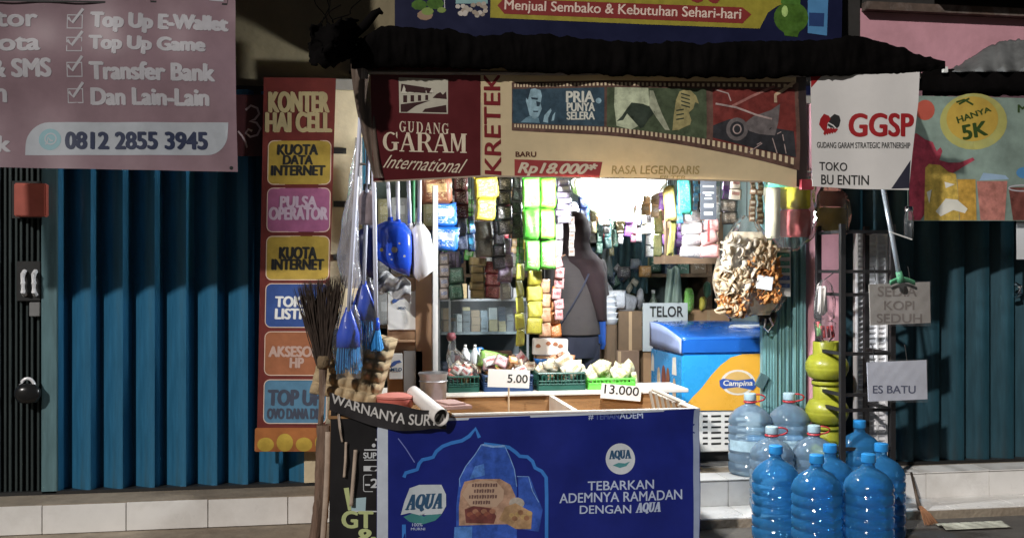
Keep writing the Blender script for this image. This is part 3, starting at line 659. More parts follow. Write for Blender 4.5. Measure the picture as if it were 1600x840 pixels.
Sb.poly([(1014, 142), (1020, 142), (1026, 160), (1034, 180), (1046, 204), (1038, 203), (1024, 184), (1013, 166)], ink('film_skin', (.40, .42, .30)), 4.2, name='film_runner')
ti = ink('film_tiger', (.36, .31, .14))
Sb.poly([(1050, 204), (1052, 180), (1056, 156), (1062, 143), (1070, 140), (1080, 142), (1088, 150), (1092, 162), (1086, 160), (1083, 170), (1076, 176), (1080, 188), (1078, 195), (1070, 190), (1060, 203)], ti, 3, name='film_cat')
Sb.polys([[(1064, 145 + 6 * i), (1078, 149 + 6 * i), (1078, 151 + 6 * i), (1064, 147 + 6 * i)] for i in range(4)] + [[(1056, 172 + 7 * i), (1068, 170 + 7 * i), (1068, 172 + 7 * i), (1056, 174 + 7 * i)] for i in range(3)], ol, 4, name='film_stripes')
frame(1114, 1244, ink('film_red', (.17, .03, .025)), 'film_frame')
fg = ink('film_grey', (.15, .13, .13)); fl = ink('film_light', (.42, .32, .30))
Sb.poly([(1114, 196), (1140, 186), (1180, 196), (1240, 205), (1244, 246), (1180, 232), (1114, 215)], ink('film_black', (.03, .03, .035)), 3, name='film_road')
Sb.stroke(ell(1151, 202, 14, 15, 20), 6, fg, 4, closed=True, name='film_wheel'); Sb.stroke(ell(1151, 202, 6, 7, 14), 2, fl, 4, closed=True)
Sb.poly([(1160, 195), (1176, 182), (1205, 172), (1220, 162), (1216, 190), (1210, 212), (1186, 210), (1170, 205)], fg, 3.6, name='film_motorbike')
Sb.stroke([(1118, 162), (1150, 168), (1182, 180), (1206, 186)], 3, fl, 4.6); Sb.stroke([(1144, 166), (1176, 150), (1212, 134)], 4, ink('film_rose', (.36, .16, .14)), 3.4)
Sb.stroke([(1213, 160), (1213, 148), (1226, 140), (1244, 127)], 5, ink('film_arm', (.50, .36, .24)), 5, name='film_arm'); Sb.stroke([(1118, 140), (1138, 146), (1142, 158)], 2, fl, 4.6)
for a in ((1182, 226, 1220, 206), (1170, 238, 1190, 224), (1206, 216, 1214, 240), (1222, 210, 1228, 240)): Sb.stroke([(a[0], a[1]), (a[2], a[3])], 1.4, fl, 4.8)
# price block and slogans
Sb.text('BARU', (806, 237, 838, 245), ink('brown_text', (.10, .03, .02)), bold=.05)
Sb.poly([(804, 249), (941, 253), (936, 277.5), (804, 275.5)], ink('price_red', (.34, .05, .05)), 1, name='price_block')
Sb.text('Rp18.000*', ((812, 253), (934, 256), (926, 277), (809, 275)), ct, 2, bold=.05, shear=.2)
gl_ = ink('faint_gold', (.42, .31, .13)); Sb.text('RASA LEGENDARIS', (955, 259, 1094, 272, 0), gl_, 2, bold=.02, shear=.12); Sb.text('FILTER', (1030, 274.5, 1072, 280, 0), gl_, 2, bold=.03, shear=.12)
Sb.stroke([(585, 284), (690, 278.5), (756, 275), (1000, 279), (1190, 283.5)], 2.5, ink('hem', (.42, .34, .26)), 1.6, name='hem')
# --- partner banner
Sp = Sheet('banner', 'white partner banner with red clasped-hands heart hanging at the awning corner', 'banner', 1350, 205, 4.85, yaw=R(-4), wave=lambda a, b: .007 * math.sin(16 * a + 2 * b) + .005 * math.sin(7 * b) + .02 * max(0, a - .14) * 3)
Sp.back([(1265, 118), (1300, 115), (1360, 117), (1436, 113), (1434, 160), (1420, 297), (1340, 295), (1269, 291)], vinyl('white', (.74, .72, .70), .05))
rd = ink('partner_red', (.36, .018, .022)); bl = ink('soft_black', (.03, .03, .03))
Sp.poly([(1281, 186), (1287, 178), (1295, 181), (1298, 186), (1293, 193), (1288, 199), (1291, 208), (1285, 203), (1279, 195)], rd, 1, name='heart_half')
Sp.poly([(1297, 184), (1304, 178), (1312, 181), (1314, 188), (1312, 197), (1308, 201), (1302, 195), (1297, 199), (1293, 196)], bl, 1, name='heart_half')
Sp.polys([[(1290 + 4 * i, 199 + i % 2), (1294 + 4 * i, 202), (1289 + 4 * i, 212 - i), (1286 + 4 * i, 209 - i)] for i in range(5)], rd, 2, name='fingers')
Sp.stroke([(1294, 192), (1302, 196), (1308, 202)], 2, vinyl('white', (.74, .72, .70)), 2)
Sp.text('GGSP', (1328, 178, 1426, 213), rd, bold=.05)
Sp.text('GUDANG GARAM STRATEGIC PARTNERSHIP', (1276, 222, 1422, 231, 1), bl, bold=.02)
Sp.text('TOKO', (1280, 253, 1325, 266, 1), bl, bold=.02); Sp.text('BU ENTIN', (1283, 273, 1358, 288, 1), bl, bold=.02)
Sp.poly([(1423, 250), (1420.5, 294), (1392, 295)], ink('corner_navy', (.03, .03, .05)), 1, name='corner_print')
Sp.poly([(1265.5, 119), (1284, 118), (1266, 138)], rd, 1, name='corner_print')
boxpx(1252, 280, 1272, 296, 4.90, .03).build('end_clip', vinyl('clip_red', (.20, .02, .03)), Sp.root)
# --- drinks banner on the right
Sd = Sheet('banner', 'colourful drinks banner with yellow sun and handwritten 5K price', 'banner', 1520, 250, 5.45, wave=lambda a, b: .004 * math.sin(7 * a + 2 * b))
Sd.back([(1418, 149), (1490, 151), (1720, 156), (1720, 345), (1418, 345)], vinyl('drink_pale', (.22, .29, .25), .35))
def radial_print(nm, c1, c2):
    m_ = mat('ink_' + nm, c1, .5, var=.2, scale=6, dirt=c2, dirt_amt=.8); return m_
Sd.poly(ell(1521, 190, 52, 44, 28), radial_print('sun_outer', (.40, .38, .12), (.32, .38, .2)), 1, name='printed_sun'); Sd.poly(ell(1519, 186, 40, 35, 28), radial_print('sun_inner', (.48, .32, .06), (.50, .38, .07)), 2, name='printed_sun')
hk = ink('marker_green', (.03, .06, .012)); Sd.text('HANYA', ((1494, 183), (1545, 167), (1548, 174), (1497, 193)), hk, 3, bold=.05); Sd.text('5K', ((1502, 197), (1540, 189), (1542, 211), (1506, 219)), hk, 3, bold=.06)
Sd.stroke([(1494, 160), (1506, 156), (1520, 164)], 3, hk, 3); Sd.stroke([(1498, 163), (1514, 154)], 3, hk, 3.2); Sd.text('M', (1590, 164, 1604, 176), hk, 3, bold=.05)
pk = ink('splash_red', (.36, .05, .08)); Sd.poly(ell(1446, 172, 15, 16, 16), ink('fruit_red', (.44, .09, .06)), 1, name='printed_fruit')
Sd.poly([(1419, 215), (1432, 208), (1446, 218), (1458, 222), (1452, 234), (1458, 252), (1464, 236), (1470, 230), (1473, 236), (1468, 250), (1482, 254), (1500, 254), (1520, 246), (1523, 250), (1506, 260), (1490, 270), (1470, 262), (1450, 264), (1440, 300), (1438, 344), (1419, 344)], pk, 1, name='printed_splash')
Sd.poly([(1446, 262), (1452, 256), (1470, 258), (1482, 268), (1494, 272), (1497, 300), (1499, 344), (1444, 344)], ink('mango', (.55, .38, .08)), 2, name='printed_cup')
Sd.poly([(1496, 280), (1524, 280), (1526, 344), (1500, 344)], ink('tea_gold', (.46, .27, .05)), 2.4, name='printed_cup'); Sd.poly([(1526, 283), (1573, 283), (1569, 344), (1532, 344)], ink('tea_rose', (.40, .16, .13)), 2.8, name='printed_cup')
Sd.poly([(1575, 293), (1660, 292), (1652, 344), (1582, 344)], ink('tea_brown', (.16, .05, .04)), 2.4, name='printed_cup'); Sd.stroke(ell(1596, 294, 21, 4.5, 18), 2, wh, 3.4, closed=True)
Sd.polys([[(1462, 330), (1478, 310), (1496, 312), (1512, 326), (1508, 333), (1490, 328), (1470, 338)], [(1448, 300), (1456, 296), (1452, 318)], [(1476, 284), (1492, 288), (1478, 294)]], ink('ice', (.72, .70, .62)), 3.4, name='printed_ice')
Sd.polys([[(1536, 270), (1570, 274), (1576, 280), (1530, 282)]], ink('straw_blue', (.30, .42, .56)), 1.4); Sd.poly(ell(1600, 270, 13, 9, 14), lb, 1.4)
# black awning strip of the neighbour carrying it
na = thing('awning', 'flat black neighbour awning above the colourful drinks banner', 'awning', W(1530, 130, 5.5))
def nedge(a, b):
    u = 1441 + 300 * a; ang = b * 2 * math.pi; v = 129 - 21 * math.cos(ang) + 2 * jag(a, 12)
    return W(u, v, 5.52 - .06 * math.sin(ang))
MB().grid(nedge, 50, 14).build('front_roll', m_tarp, na, True)
p = W(1441, 110, 5.5); MB().box(p.x, 6.8, 5.53, 5.92, p.z - .04, p.z - .01).build('roof_sheet', m_tarp, na)
boxpx(1474, 104, 1482, 113, 5.44, .02, bev=.002).build('bulb_socket', mat('white_plastic', (.75, .75, .72), .4), na)
ta = thing('folded_parasol', 'grey folded parasol heaped on the neighbour awning beside the pink wall', 'parasol', W(1560, 112, 5.6))
def heap(a, b):
    u = 1476 + 190 * a; h = 50 * math.sin(min(1, a * 1.35) * math.pi * .62) ** 1.3 + 2 * jag(a, 30)
    v = 112 - h * b; fold = math.sin(a * 34 + 2 * b) * .03 * (1 - .6 * b)
    return W(u, v, 5.46 + .25 * b ** 1.5 + fold)
MB().grid(heap, 70, 14).build('canopy', mat('grey_cloth', (.14, .145, .145), .85, var=.35, scale=7, dirt=(.05, .05, .05), dirt_amt=.7), ta, True, thick=.004)
pc = thing('paper_notice', 'small white paper notice hanging below the drinks banner', 'paper', W(1600, 368, 5.5))
boxpx(1587, 331, 1622, 405, 5.5, .003).build('paper', mat('paper', (.66, .68, .70), .7, var=.06), pc)
boxpx(1595, 322, 1600, 334, 5.497, .002).build('tape', mat('tape', (.5, .45, .3), .3), pc)
# ================================================================== LAMP
m_whp = mat('white_plastic', (.75, .75, .72), .4)
LC = W(962, 306, 5.07)
lamp = thing('lamp', 'glaring white bulb hanging from a cable under the awning', 'lamp', LC)
MB().lathe([(.001, -.062), (.03, -.055), (.05, -.03), (.056, 0), (.05, .03), (.032, .055), (.022, .07)], LC, 16).build('bulb', mat('glowing_bulb', (.95, .98, 1), .5, emit=900, var=0), lamp, True)
MB().lathe([(.022, .07), (.024, .075), (.022, .12), (.008, .13)], LC, 14).build('socket', m_whp, lamp)
MB().tube([LC + Vector((0, 0, .125)), LC + Vector((0, .02, .3)), LC + Vector((.02, .1, 2.46 - LC.z))], .004, 6).build('cable', m_iron, lamp)

L2 = W(1003, 303, 6.35)
fill_lamp = thing('lamp', 'white fill bulb added out of sight deeper inside the shop', 'lamp', L2)  # added bulb, hidden in the front bulb's glare, to brighten the interior
MB().lathe([(.001, -.062), (.03, -.055), (.05, -.03), (.056, 0), (.05, .03), (.032, .055), (.022, .07)], L2, 16).build('bulb', mat('glowing_fill_bulb', (.93, .98, 1), .5, emit=300, var=0), fill_lamp, True)
MB().lathe([(.022, .07), (.024, .075), (.022, .12), (.008, .13)], L2, 14).build('socket', m_whp, fill_lamp)
MB().tube([L2 + Vector((0, 0, .125)), Vector((L2.x, L2.y, 2.40))], .004, 6).build('cable', m_iron, fill_lamp)
# ================================================================== COUNTER
m_ply = mat('brown_plywood', (.30, .16, .065), .6, var=.3, scale=5, bump=.15, stretch=(1, 1, 6), dirt=(.16, .08, .035), dirt_amt=.5)
m_rim = mat('white_rim', (.72, .68, .62), .45, var=.1, dirt=(.5, .42, .33), dirt_amt=.4)
m_wood = mat('weathered_wood', (.16, .10, .07), .8, var=.45, scale=9, bump=.5, stretch=(5, 5, .7), dirt=(.42, .34, .27), dirt_amt=.6)
cxl, cxr = W(516, 0, 4.85).x, W(1092, 0, 4.85).x; cxm = W(700, 0, 4.9).x
ct_ = thing('counter', 'wooden shop counter with open brown trays behind the blue banner', 'counter', ((cxl + cxr) / 2, 5.2, 0))
MB().box(cxl, cxr, 4.845, 4.865, .06, .70).build('front_panel', m_ply, ct_)
MB().box(cxr - .02, cxr, 4.866, 5.565, .06, .70).build('side_panel', m_ply, ct_)
MB().box(cxl, cxl + .02, 4.866, 5.565, .06, .70).build('side_panel', m_ply, ct_)
MB().box(cxm, cxm + .02, 4.866, 5.54, .50, .70).build('partition', m_ply, ct_)
MB().box(cxl + .02, cxr - .02, 5.541, 5.563, .25, .70).build('back_panel', m_ply, ct_)
MB().box(cxl + .021, cxr - .021, 4.866, 5.54, .47, .49).build('tray_floor', m_ply, ct_)
dx0, dx1 = W(905, 0, 4.87).x, W(868, 0, 5.54).x
MB().box(dx0 - .012, dx0 + .012, 4.867, 5.54, .50, .702).build('divider', m_rim, ct_)
MB().box(cxm + .01, cxr + .005, 4.842, 4.868, .7005, .713, bev=.003).build('rim', m_rim, ct_)
MB().box(cxm + .01, cxr + .005, 5.53, 5.57, .7025, .716, bev=.003).build('rim', m_rim, ct_)
MB().box(cxr - .025, cxr + .004, 4.869, 5.529, .7005, .713, bev=.003).build('rim', m_rim, ct_)
MB().box(cxl - .01, cxm + .009, 4.83, 5.58, .7005, .722, bev=.004).build('table_board', m_ply, ct_)
MB().box(.145, 1.95, 5.571, 5.90, .70, .722, bev=.003).build('rear_shelf', m_rim, ct_)
for x, y in ((cxl + .05, 4.9), (cxr - .05, 4.9), (cxl + .05, 5.5), (cxr - .05, 5.5)): MB().box(x - .025, x + .025, y - .025, y + .025, 0, .47).build('leg', m_wood, ct_)
for x in (.3, 1.8): MB().box(x - .02, x + .02, 5.78, 5.82, .2, .7).build('shelf_leg', m_wood, ct_)
# weathered post with peeling strips at the counter's left corner
po_ = thing('wooden_post', 'weathered dark post with peeling pale strips at the counter corner', 'post', (W(506, 0, 4.95).x, 4.95, 0))
def post(a, b):
    an = a * 2 * math.pi; z = .66 * b; r = .035 + .006 * math.sin(an * 3 + 5 * b) + .004 * jag(b, int(a * 20))
    c = W(508 - 22 * (1 - b) ** 2, 0, 4.95)
    return (c.x + r * math.cos(an), 4.95 + r * math.sin(an), z)
MB().grid(post, 16, 24).build('shaft', m_wood, po_, True)
ps_ = mat('peeling_strip', (.42, .33, .26), .7, var=.3, dirt=(.2, .14, .1), dirt_amt=.5)
for k, pts in enumerate((((513, 674), (512, 720), (510, 770), (505, 840), (500, 880)), ((528, 640), (531, 668), (535, 690)), ((556, 702), (553, 740), (549, 790)), ((541, 690), (540, 720), (538, 745)))):
    y = 4.905 if k == 0 else 4.822
    def st2(a, b):
        q = b * (len(pts) - 1); i = min(int(q), len(pts) - 2); f = q - i
        u = pts[i][0] + (pts[i + 1][0] - pts[i][0]) * f; v = pts[i][1] + (pts[i + 1][1] - pts[i][1]) * f
        wd_ = (9, 3, 6, 4)[k]
        return W(u + (a - .5) * wd_, v, y - .004 * math.sin(a * 3.1) + .004 * math.sin(b * 9))
    MB().grid(st2, 3, 16).build('peeled_strip', ps_, po_, True, thick=.002)
# --- black cigarette banner wrapped round the corner
Sn = Sheet('banner', 'black price banner with yellow-green letters at the left end of the counter', 'banner', 553, 760, 4.835, wave=lambda a, b: .003 * math.sin(14 * a + 6 * b))
Sn.back([(517, 640), (600, 640), (600, 900), (513, 900)], vinyl('black', (.014, .013, .014), .3))
wt = ink('banner_white', (.62, .64, .66)); lg = ink('lime', (.50, .56, .26))
Sn.text('SUPER', (568, 706, 602, 715), wt, bold=.05); Sn.polys([rc(569, 701, 600, 703), rc(569, 717, 600, 718.5), rc(568, 727, 600, 735)], wt, 1)
Sn.text('-25', (571, 747, 604, 761), wt, bold=.05); Sn.stroke(rrect(568, 741, 610, 767, 3), 1, wt, 1, closed=True)
Sn.text('GT', (535, 798, 582, 824), lg, bold=.06); Sn.text('&', (557, 826, 588, 852), lg, bold=.06)
Sn.poly([(537, 762), (545, 761), (549, 796), (544, 797)], lg, 1); Sn.poly([(549, 778), (572, 776), (571, 797), (549, 799)], ink('pale_blue', (.40, .55, .60)), 1)
Sn.polys([rc(546, 797, 600, 799)], wt, 1.6); Sn.polys([ell(584, 695, 3, 3, 10), ell(588, 686, 2, 2, 10)], wt, 1)
# --- blue water banner
Sa = Sheet('banner', 'large dark blue bottled-water banner hung across the counter front', 'banner', 840, 750, 4.812, wave=lambda a, b: .006 * math.sin(6 * a + 2.5 * b) + .005 * math.sin(9 * b + 4 * a) + .004 * math.sin(15 * a - 6 * b) + .004 * math.sin(24 * b - 9 * a) * max(0, a) * max(0, b + .1) * 6)
Sa.back([(589, 668), (640, 662), (700, 654), (900, 646), (1094, 638), (1095, 760), (1091, 900), (588, 900)], vinyl('deep_blue', (.009, .018, .19), .18))
Sa.poly([(589.5, 669), (606, 667), (606, 899), (588.5, 899)], ink('stripe', (.55, .60, .68)), 1, name='white_stripe'); Sa.poly([(1085, 640), (1093.5, 639), (1094, 760), (1090.5, 899), (1083, 899)], ink('stripe2', (.30, .36, .50)), 1, name='edge_stripe')
Sa.polys([[(590, 666.5), (640, 661), (700, 653), (900, 645), (1094, 637), (1094, 640), (900, 648.5), (700, 657), (640, 665), (590, 670)]], ink('stripe', (.55, .60, .68)), 1.5, name='top_hem')
sb_ = ink('arch_blue', (.04, .20, .62)); tx = ink('pale_blue_text', (.48, .56, .74))
for t, q in (('TEBARKAN', (918, 751, 1021, 765, -3)), ('ADEMNYA RAMADAN', (874, 770, 1066, 785, -6)), ('DENGAN', (906, 789, 985, 802, -2))): Sa.text(t, q, tx, bold=.02)
Sa.serif('AQUA', (993, 784, 1031, 799, -1), tx, gap=.06, slant=2, bold=.9)
Sa.text('#', (919, 647, 927, 655), tx, bold=.02); Sa.text('TEMAN', (930, 646, 968, 655, -1), ink('faint_blue', (.10, .14, .36)), bold=.02); Sa.text('ADEM', (969, 645, 1005, 654, -1), tx, bold=.03)
Sa.poly(ell(969, 716, 23, 24, 30), ink('logo_white', (.60, .64, .68)), 1, name='logo_disc'); aq = ink('logo_navy', (.03, .09, .18)); Sa.serif('AQUA', (952, 703, 985, 716, -1), aq, lay=2, gap=.06, bold=.9)
Sa.poly([(957, 726), (966, 722), (976, 723), (984, 720), (978, 727), (968, 730)], ink('logo_leaf', (.08, .28, .30)), 2, name='logo_wave')
# arch outline
L_ = [(631, 745), (634, 738), (645, 735), (652, 733), (655, 724), (660, 718), (670, 716), (677, 714), (682, 705), (692, 697), (705, 692), (722, 688), (733, 681), (743, 669), (749, 683)]
R_ = [(756, 693), (775, 695), (795, 698), (806, 706), (812, 712), (824, 713), (832, 720), (836, 730), (846, 735), (853, 745), (854, 775), (854, 880)]
Sa.stroke(L_, 5.5, sb_, 2, name='arch_outline'); Sa.stroke(R_, 5.5, sb_, 2, name='arch_outline'); Sa.stroke([(631, 818), (631, 880)], 6, sb_, 2, name='arch_outline')
Sa.stroke([(622, 684), (634, 700), (648, 722)], 1.6, ink('star_trail', (.18, .22, .55)), 2)
# bottle and label
bo = ink('bottle_blue', (.03, .09, .42)); bd = ink('bottle_edge', (.20, .36, .70))
BP = [(752, 694), (788, 695), (796, 712), (804, 733), (808, 760), (808, 880), (712, 880), (713, 790), (718, 748), (728, 728), (742, 710)]
Sa.poly(BP, bo, 1.5, name='bottle_print'); Sa.stroke(BP[:5], 1.3, bd, 2.4); Sa.stroke([BP[0], BP[10], BP[9], BP[8], (719, 760)], 1.3, bd, 2.4); Sa.stroke([(754, 694), (770, 697), (788, 696)], 3, bd, 2.6)
Sa.poly([(742, 728), (756, 724), (758, 742), (734, 748)], ink('bottle_shine', (.07, .19, .55)), 2.2); Sa.poly([(810, 745), (828, 744), (836, 780), (848, 796), (842, 830), (812, 826)], bo, 1.7, name='bottle_print'); Sa.stroke([(808, 744), (826, 744), (832, 766), (842, 784)], 1.2, bd, 2.4)
Sa.poly([(710, 822), (738, 822), (736, 880), (706, 880)], ink('glass_blue', (.08, .22, .58)), 2.2, name='glass_print')
Sa.poly([(726, 752), (745, 748), (782, 748), (798, 757), (806, 775), (806, 800), (800, 819), (717, 820), (717, 792), (720, 768)], ink('label_tan', (.42, .26, .18)), 2.6, name='bottle_label')
Sa.poly([(722, 772), (732, 755), (756, 750), (776, 752), (788, 766), (787, 780), (776, 792), (735, 790)], ink('label_pale', (.52, .36, .26)), 3.4, name='bottle_label')
for i, (ua, ub, v) in enumerate(((738, 780, 758), (741, 775, 767), (733, 779, 776), (739, 769, 785))):   # small print too blurred to read
    Sa.polys([[(u, v - 2.6 - k % 2), (u + 2.6 + k % 3 * .6, v - 2.8), (u + 2.4, v + 2.4), (u - .3, v + 2.2 + k % 2 * .6)] for k, u in enumerate([ua + j * 4.1 for j in range(int((ub - ua) / 4.1))])], ink('label_brown', (.16, .09, .08)), 4.2, name='blurred_print')
Sa.poly([(726, 795), (740, 790), (768, 794), (776, 806), (772, 818), (728, 816)], ink('food_brown', (.16, .05, .045)), 4.2, name='food_print')
for k in range(9): Sa.poly(ell(734 + 4.5 * k, 803 + 5 * math.sin(k * 2.1), 5, 4, 9), ink('food%d' % (k % 3), ((.26, .09, .06), (.20, .06, .05), (.34, .16, .10))[k % 3]), 4.5 + .1 * k, name='food_print')
Sa.poly([(780, 812), (790, 792), (806, 786), (832, 800), (830, 826), (806, 826)], ink('food_tan', (.34, .21, .11)), 3.6, name='food_print'); Sa.poly(ell(808, 786, 12, 9, 14), ink('food_pale', (.36, .32, .28)), 3.2, name='food_print')
for k in range(7): Sa.poly(ell(800 + 4.6 * k, 805 + 5 * math.sin(k * 1.7), 4.5, 4, 8), ink('bread%d' % (k % 2), ((.42, .28, .12), (.26, .13, .07))[k % 2]), 4.4 + .1 * k, name='food_print')
# AQUA label at the left of the bottle
Sa.poly([(640, 762), (655, 757), (690, 757), (697, 772), (697, 790), (690, 802), (672, 797), (656, 804), (640, 800), (626, 803), (632, 782)], ink('label_white', (.55, .60, .64)), 2.4, name='brand_label')
Sa.poly([(630, 806), (644, 801), (652, 800), (662, 806), (674, 800), (690, 803), (680, 812), (660, 818), (640, 814)], ink('label_green', (.05, .22, .22)), 2.2, name='brand_label')
Sa.serif('AQUA', (634, 772, 689, 795, -2), aq, lay=3.4, gap=.06, slant=5, bold=1.3)
Sa.text('100%', (644, 816, 660, 821), tx); Sa.text('MURNI', (642, 823, 664, 827), tx)
# --- draped black valance over the corner
Sv = Sheet('banner', 'crumpled black cloth strip with white brush lettering draped over the counter corner', 'banner', 600, 650, 4.795, wave=lambda a, b: .008 * math.sin(16 * a) + .012 * math.sin(9 * b + 6 * a) + .004 * math.sin(50 * a + 30 * b))
def vt(t): return 612 + 22 * t + 10 * math.sin(t * 3) + 4 * math.sin(t * 9)
def vb(t): return 640 + 26 * math.sin(min(1, t * 1.15) * math.pi * .72) + 10 * t
N = 22
Sv.mesh('cloth', [[(515 + 182 * i / N, vt(i / N)), (515 + 182 * (i + 1) / N, vt((i + 1) / N)), (515 + 182 * (i + 1) / N, vb((i + 1) / N)), (515 + 182 * i / N, vb(i / N))] for i in range(N)], vinyl('crumpled_black', (.035, .032, .034), .4), 0, step=9, thick=.002)
Sv.text('WARNANYA SURYA', None, ink('brush_white', (.66, .64, .62)), 2, bold=.03, shear=.12, fn=lambda a, b: (519 + 178 * a, 620 + 33 * math.sin(min(1, a * 1.25) * math.pi / 2) + 2 * a - (1 - b) * (15 + 3 * a) + 9))

# ================================================================== ON THE COUNTER, LEFT END
m_pulp = mat('paper_pulp', (.46, .35, .21), .95, var=.25, scale=14, bump=.5, bscale=60, dirt=(.20, .14, .08), dirt_amt=.5)
tr_c = W(548, 572, 5.08)
def tray_mesh():
    mb = MB(); n = 36
    def fn(a, b):
        q = abs(math.sin(a * 6 * math.pi)) * abs(math.sin(b * 6 * math.pi)); rim = min(a, b, 1 - a, 1 - b) < .02
        return ((a - .5) * .30, (.0 if rim else -.032 * q ** .7 + .012), (b - .5) * .30)
    mb.grid(fn, n, n); me = bpy.data.meshes.new('egg_tray'); me.from_pydata(mb.v, [], mb.f)
    bm = bmesh.new(); bm.from_mesh(me); bmesh.ops.recalc_face_normals(bm, faces=bm.faces); bmesh.ops.solidify(bm, geom=list(bm.faces), thickness=.003); bm.to_mesh(me); bm.free()
    me.polygons.foreach_set('use_smooth', [True] * len(me.polygons)); me.materials.append(m_pulp); return me
tm = tray_mesh()
for k in range(6):
    o = bpy.data.objects.new('egg_tray', tm); COL.objects.link(o)
    o.location = tr_c + Vector((.006 * k, .022 * k, .002 * k)); o.rotation_euler = (R(-17), R(10 + .7 * k), R(-16)); o.scale = (1.12, 1, 1.1)
    tag(o, 'brown paper-pulp egg tray standing in a leaning stack on the counter corner', 'egg tray', 'egg trays leaning on the counter')
# broom of dark palm fibre standing bristles up
br = thing('palm_fibre_broom', 'dark brown palm-fibre broom with its bristles fanned upward beside the egg trays', 'broom', (W(496, 0, 5.0).x, 5.0, 0))
mb = MB(); rb_ = random.Random(5)
for k in range(420):
    a = rb_.random(); e = rb_.gauss(0, 1)
    u0, v0 = 497 + 16 * a, 566 + 5 * rb_.random(); u1 = 463 + 76 * a + 3 * e; v1 = 441 - 14 * a + 10 * abs(rb_.gauss(0, .6)) + (6 if a < .1 else 0)
    y0 = 5.0 + rb_.uniform(-.02, .02); y1 = 5.0 + rb_.uniform(-.05, .05)
    p = [W(u0 + (u1 - u0) * t + 2.5 * math.sin(t * 3 + k), v0 + (v1 - v0) * t, y0 + (y1 - y0) * t) for t in (0, .35, .7, 1)]
    mb.tube(p, [.0022, .002, .0016, .0005], 3, caps=False)
mb.build('bristles', mat('palm_fibre', (.05, .033, .024), .8, var=.5, scale=20), br)
MB().tube([W(505, 572, 5.0), W(503, 620, 5.0), Vector((W(490, 0, 5.0).x, 5.0, 0))], [.022, .014, .012], 10).build('handle', m_wood, br)
MB().lathe([(.028, -.03), (.034, -.01), (.034, .012), (.03, .03)], W(505, 565, 5.0), 14).build('binding', mat('rope', (.20, .14, .08), .9, bump=.8, bscale=80), br, True)
# small boxes and pot
def box_thing(name, label, cat, u0, v0, u1, v1, Y, dy, m, part='carton', group=None, rot=None, bev=.003, lid=None):
    t = thing(name, label, cat, W((u0 + u1) / 2, v1, Y + dy / 2), group)
    boxpx(u0, v0, u1, v1, Y, dy, bev, rot).build(part, m, t)
    if lid is not None: lid(t)
    return t
m_card = mat('cardboard', (.36, .22, .12), .8, var=.15, scale=6, bump=.1, dirt=(.26, .15, .08), dirt_amt=.4)
m_cardl = mat('pale_cardboard', (.44, .31, .24), .8, var=.12)
rdb = thing('plastic_tub', 'coral red plastic tub with lid beside the egg trays', 'tub', W(618, 640, 4.95))
cc = W(618, 640, 4.98); k_ = M(618, 4.98)
MB().lathe([(.07, 0), (.085, .015), (.09, .05), (.082, .055)], (cc.x, 4.99, .7225), 28).build('tub', mat('coral_plastic', (.60, .16, .13), .35, var=.1), rdb, True, angle=40)
MB().lathe([(.092, .056), (.092, .066), (.06, .074), (.001, .075)], (cc.x, 4.99, .7225), 28).build('lid', mat('coral_lid', (.62, .22, .18), .4, var=.1), rdb, True, angle=40)
pot = thing('metal_pot', 'dented aluminium pot standing on the counter next to the white post', 'pot', W(677, 616, 5.2))
pc_ = Vector((W(677, 0, 5.2).x, 5.2, .7225)); pr_ = 22 * M(677, 5.2)
MB().lathe([(pr_ * .82, 0), (pr_ * .9, .006), (pr_ * .97, .13), (pr_ * 1.07, .147), (pr_ * 1.07, .152), (pr_ * .98, .15), (pr_ * .9, .02), (.001, .012)], pc_, 32, caps=False).build('pot_body', mat('aluminium', (.45, .45, .46), .38, metal=.85, var=.25, scale=12), pot, True, angle=50)
MB().tube([pc_ + Vector((pr_ * math.cos(a), pr_ * math.sin(a), .11)) for a in [2 * math.pi * i / 32 for i in range(33)]], .003, 6, caps=False).build('seam', mat('aluminium', (.45, .45, .46), .38), pot)
cf = thing('cardboard_sheet', 'pinkish brown folded cardboard piece lying in front of the metal pot', 'cardboard', W(700, 640, 4.95))
MB().box(W(683, 0, 4.95).x, W(728, 0, 4.95).x, 4.90, 5.15, .7235, .741, Matrix.Rotation(R(14), 3, 'Z'), .002).build('cardboard', mat('pink_card', (.42, .27, .24), .8, var=.12), cf)
MB().box(W(690, 0, 4.95).x, W(720, 0, 4.95).x, 4.93, 5.10, .742, .75, Matrix.Rotation(R(20), 3, 'Z'), .002).build('flap', mat('pink_card', (.42, .27, .24), .8), cf)
rl = thing('paper_roll', 'white paper roll lying slanted over the black cloth at the counter edge', 'paper roll', W(662, 632, 4.9))
A_, B_ = W(645, 612, 5.02), W(690, 652, 4.755)
ax = (B_ - A_).normalized(); sx_ = ax.cross(Vector((0, 0, 1))).normalized(); sy_ = ax.cross(sx_)
def rollf(a, b):
    an = a * 4.6 * math.pi; r = .030 + .003 * a; return A_ + (B_ - A_) * (b * (1 + .02 * math.sin(an))) + (sx_ * math.cos(an) + sy_ * math.sin(an)) * r * (1 + .25 * b)
MB().grid(rollf, 70, 10).build('paper', mat('roll_paper', (.72, .68, .64), .6, var=.06), rl, True, thick=.0015)
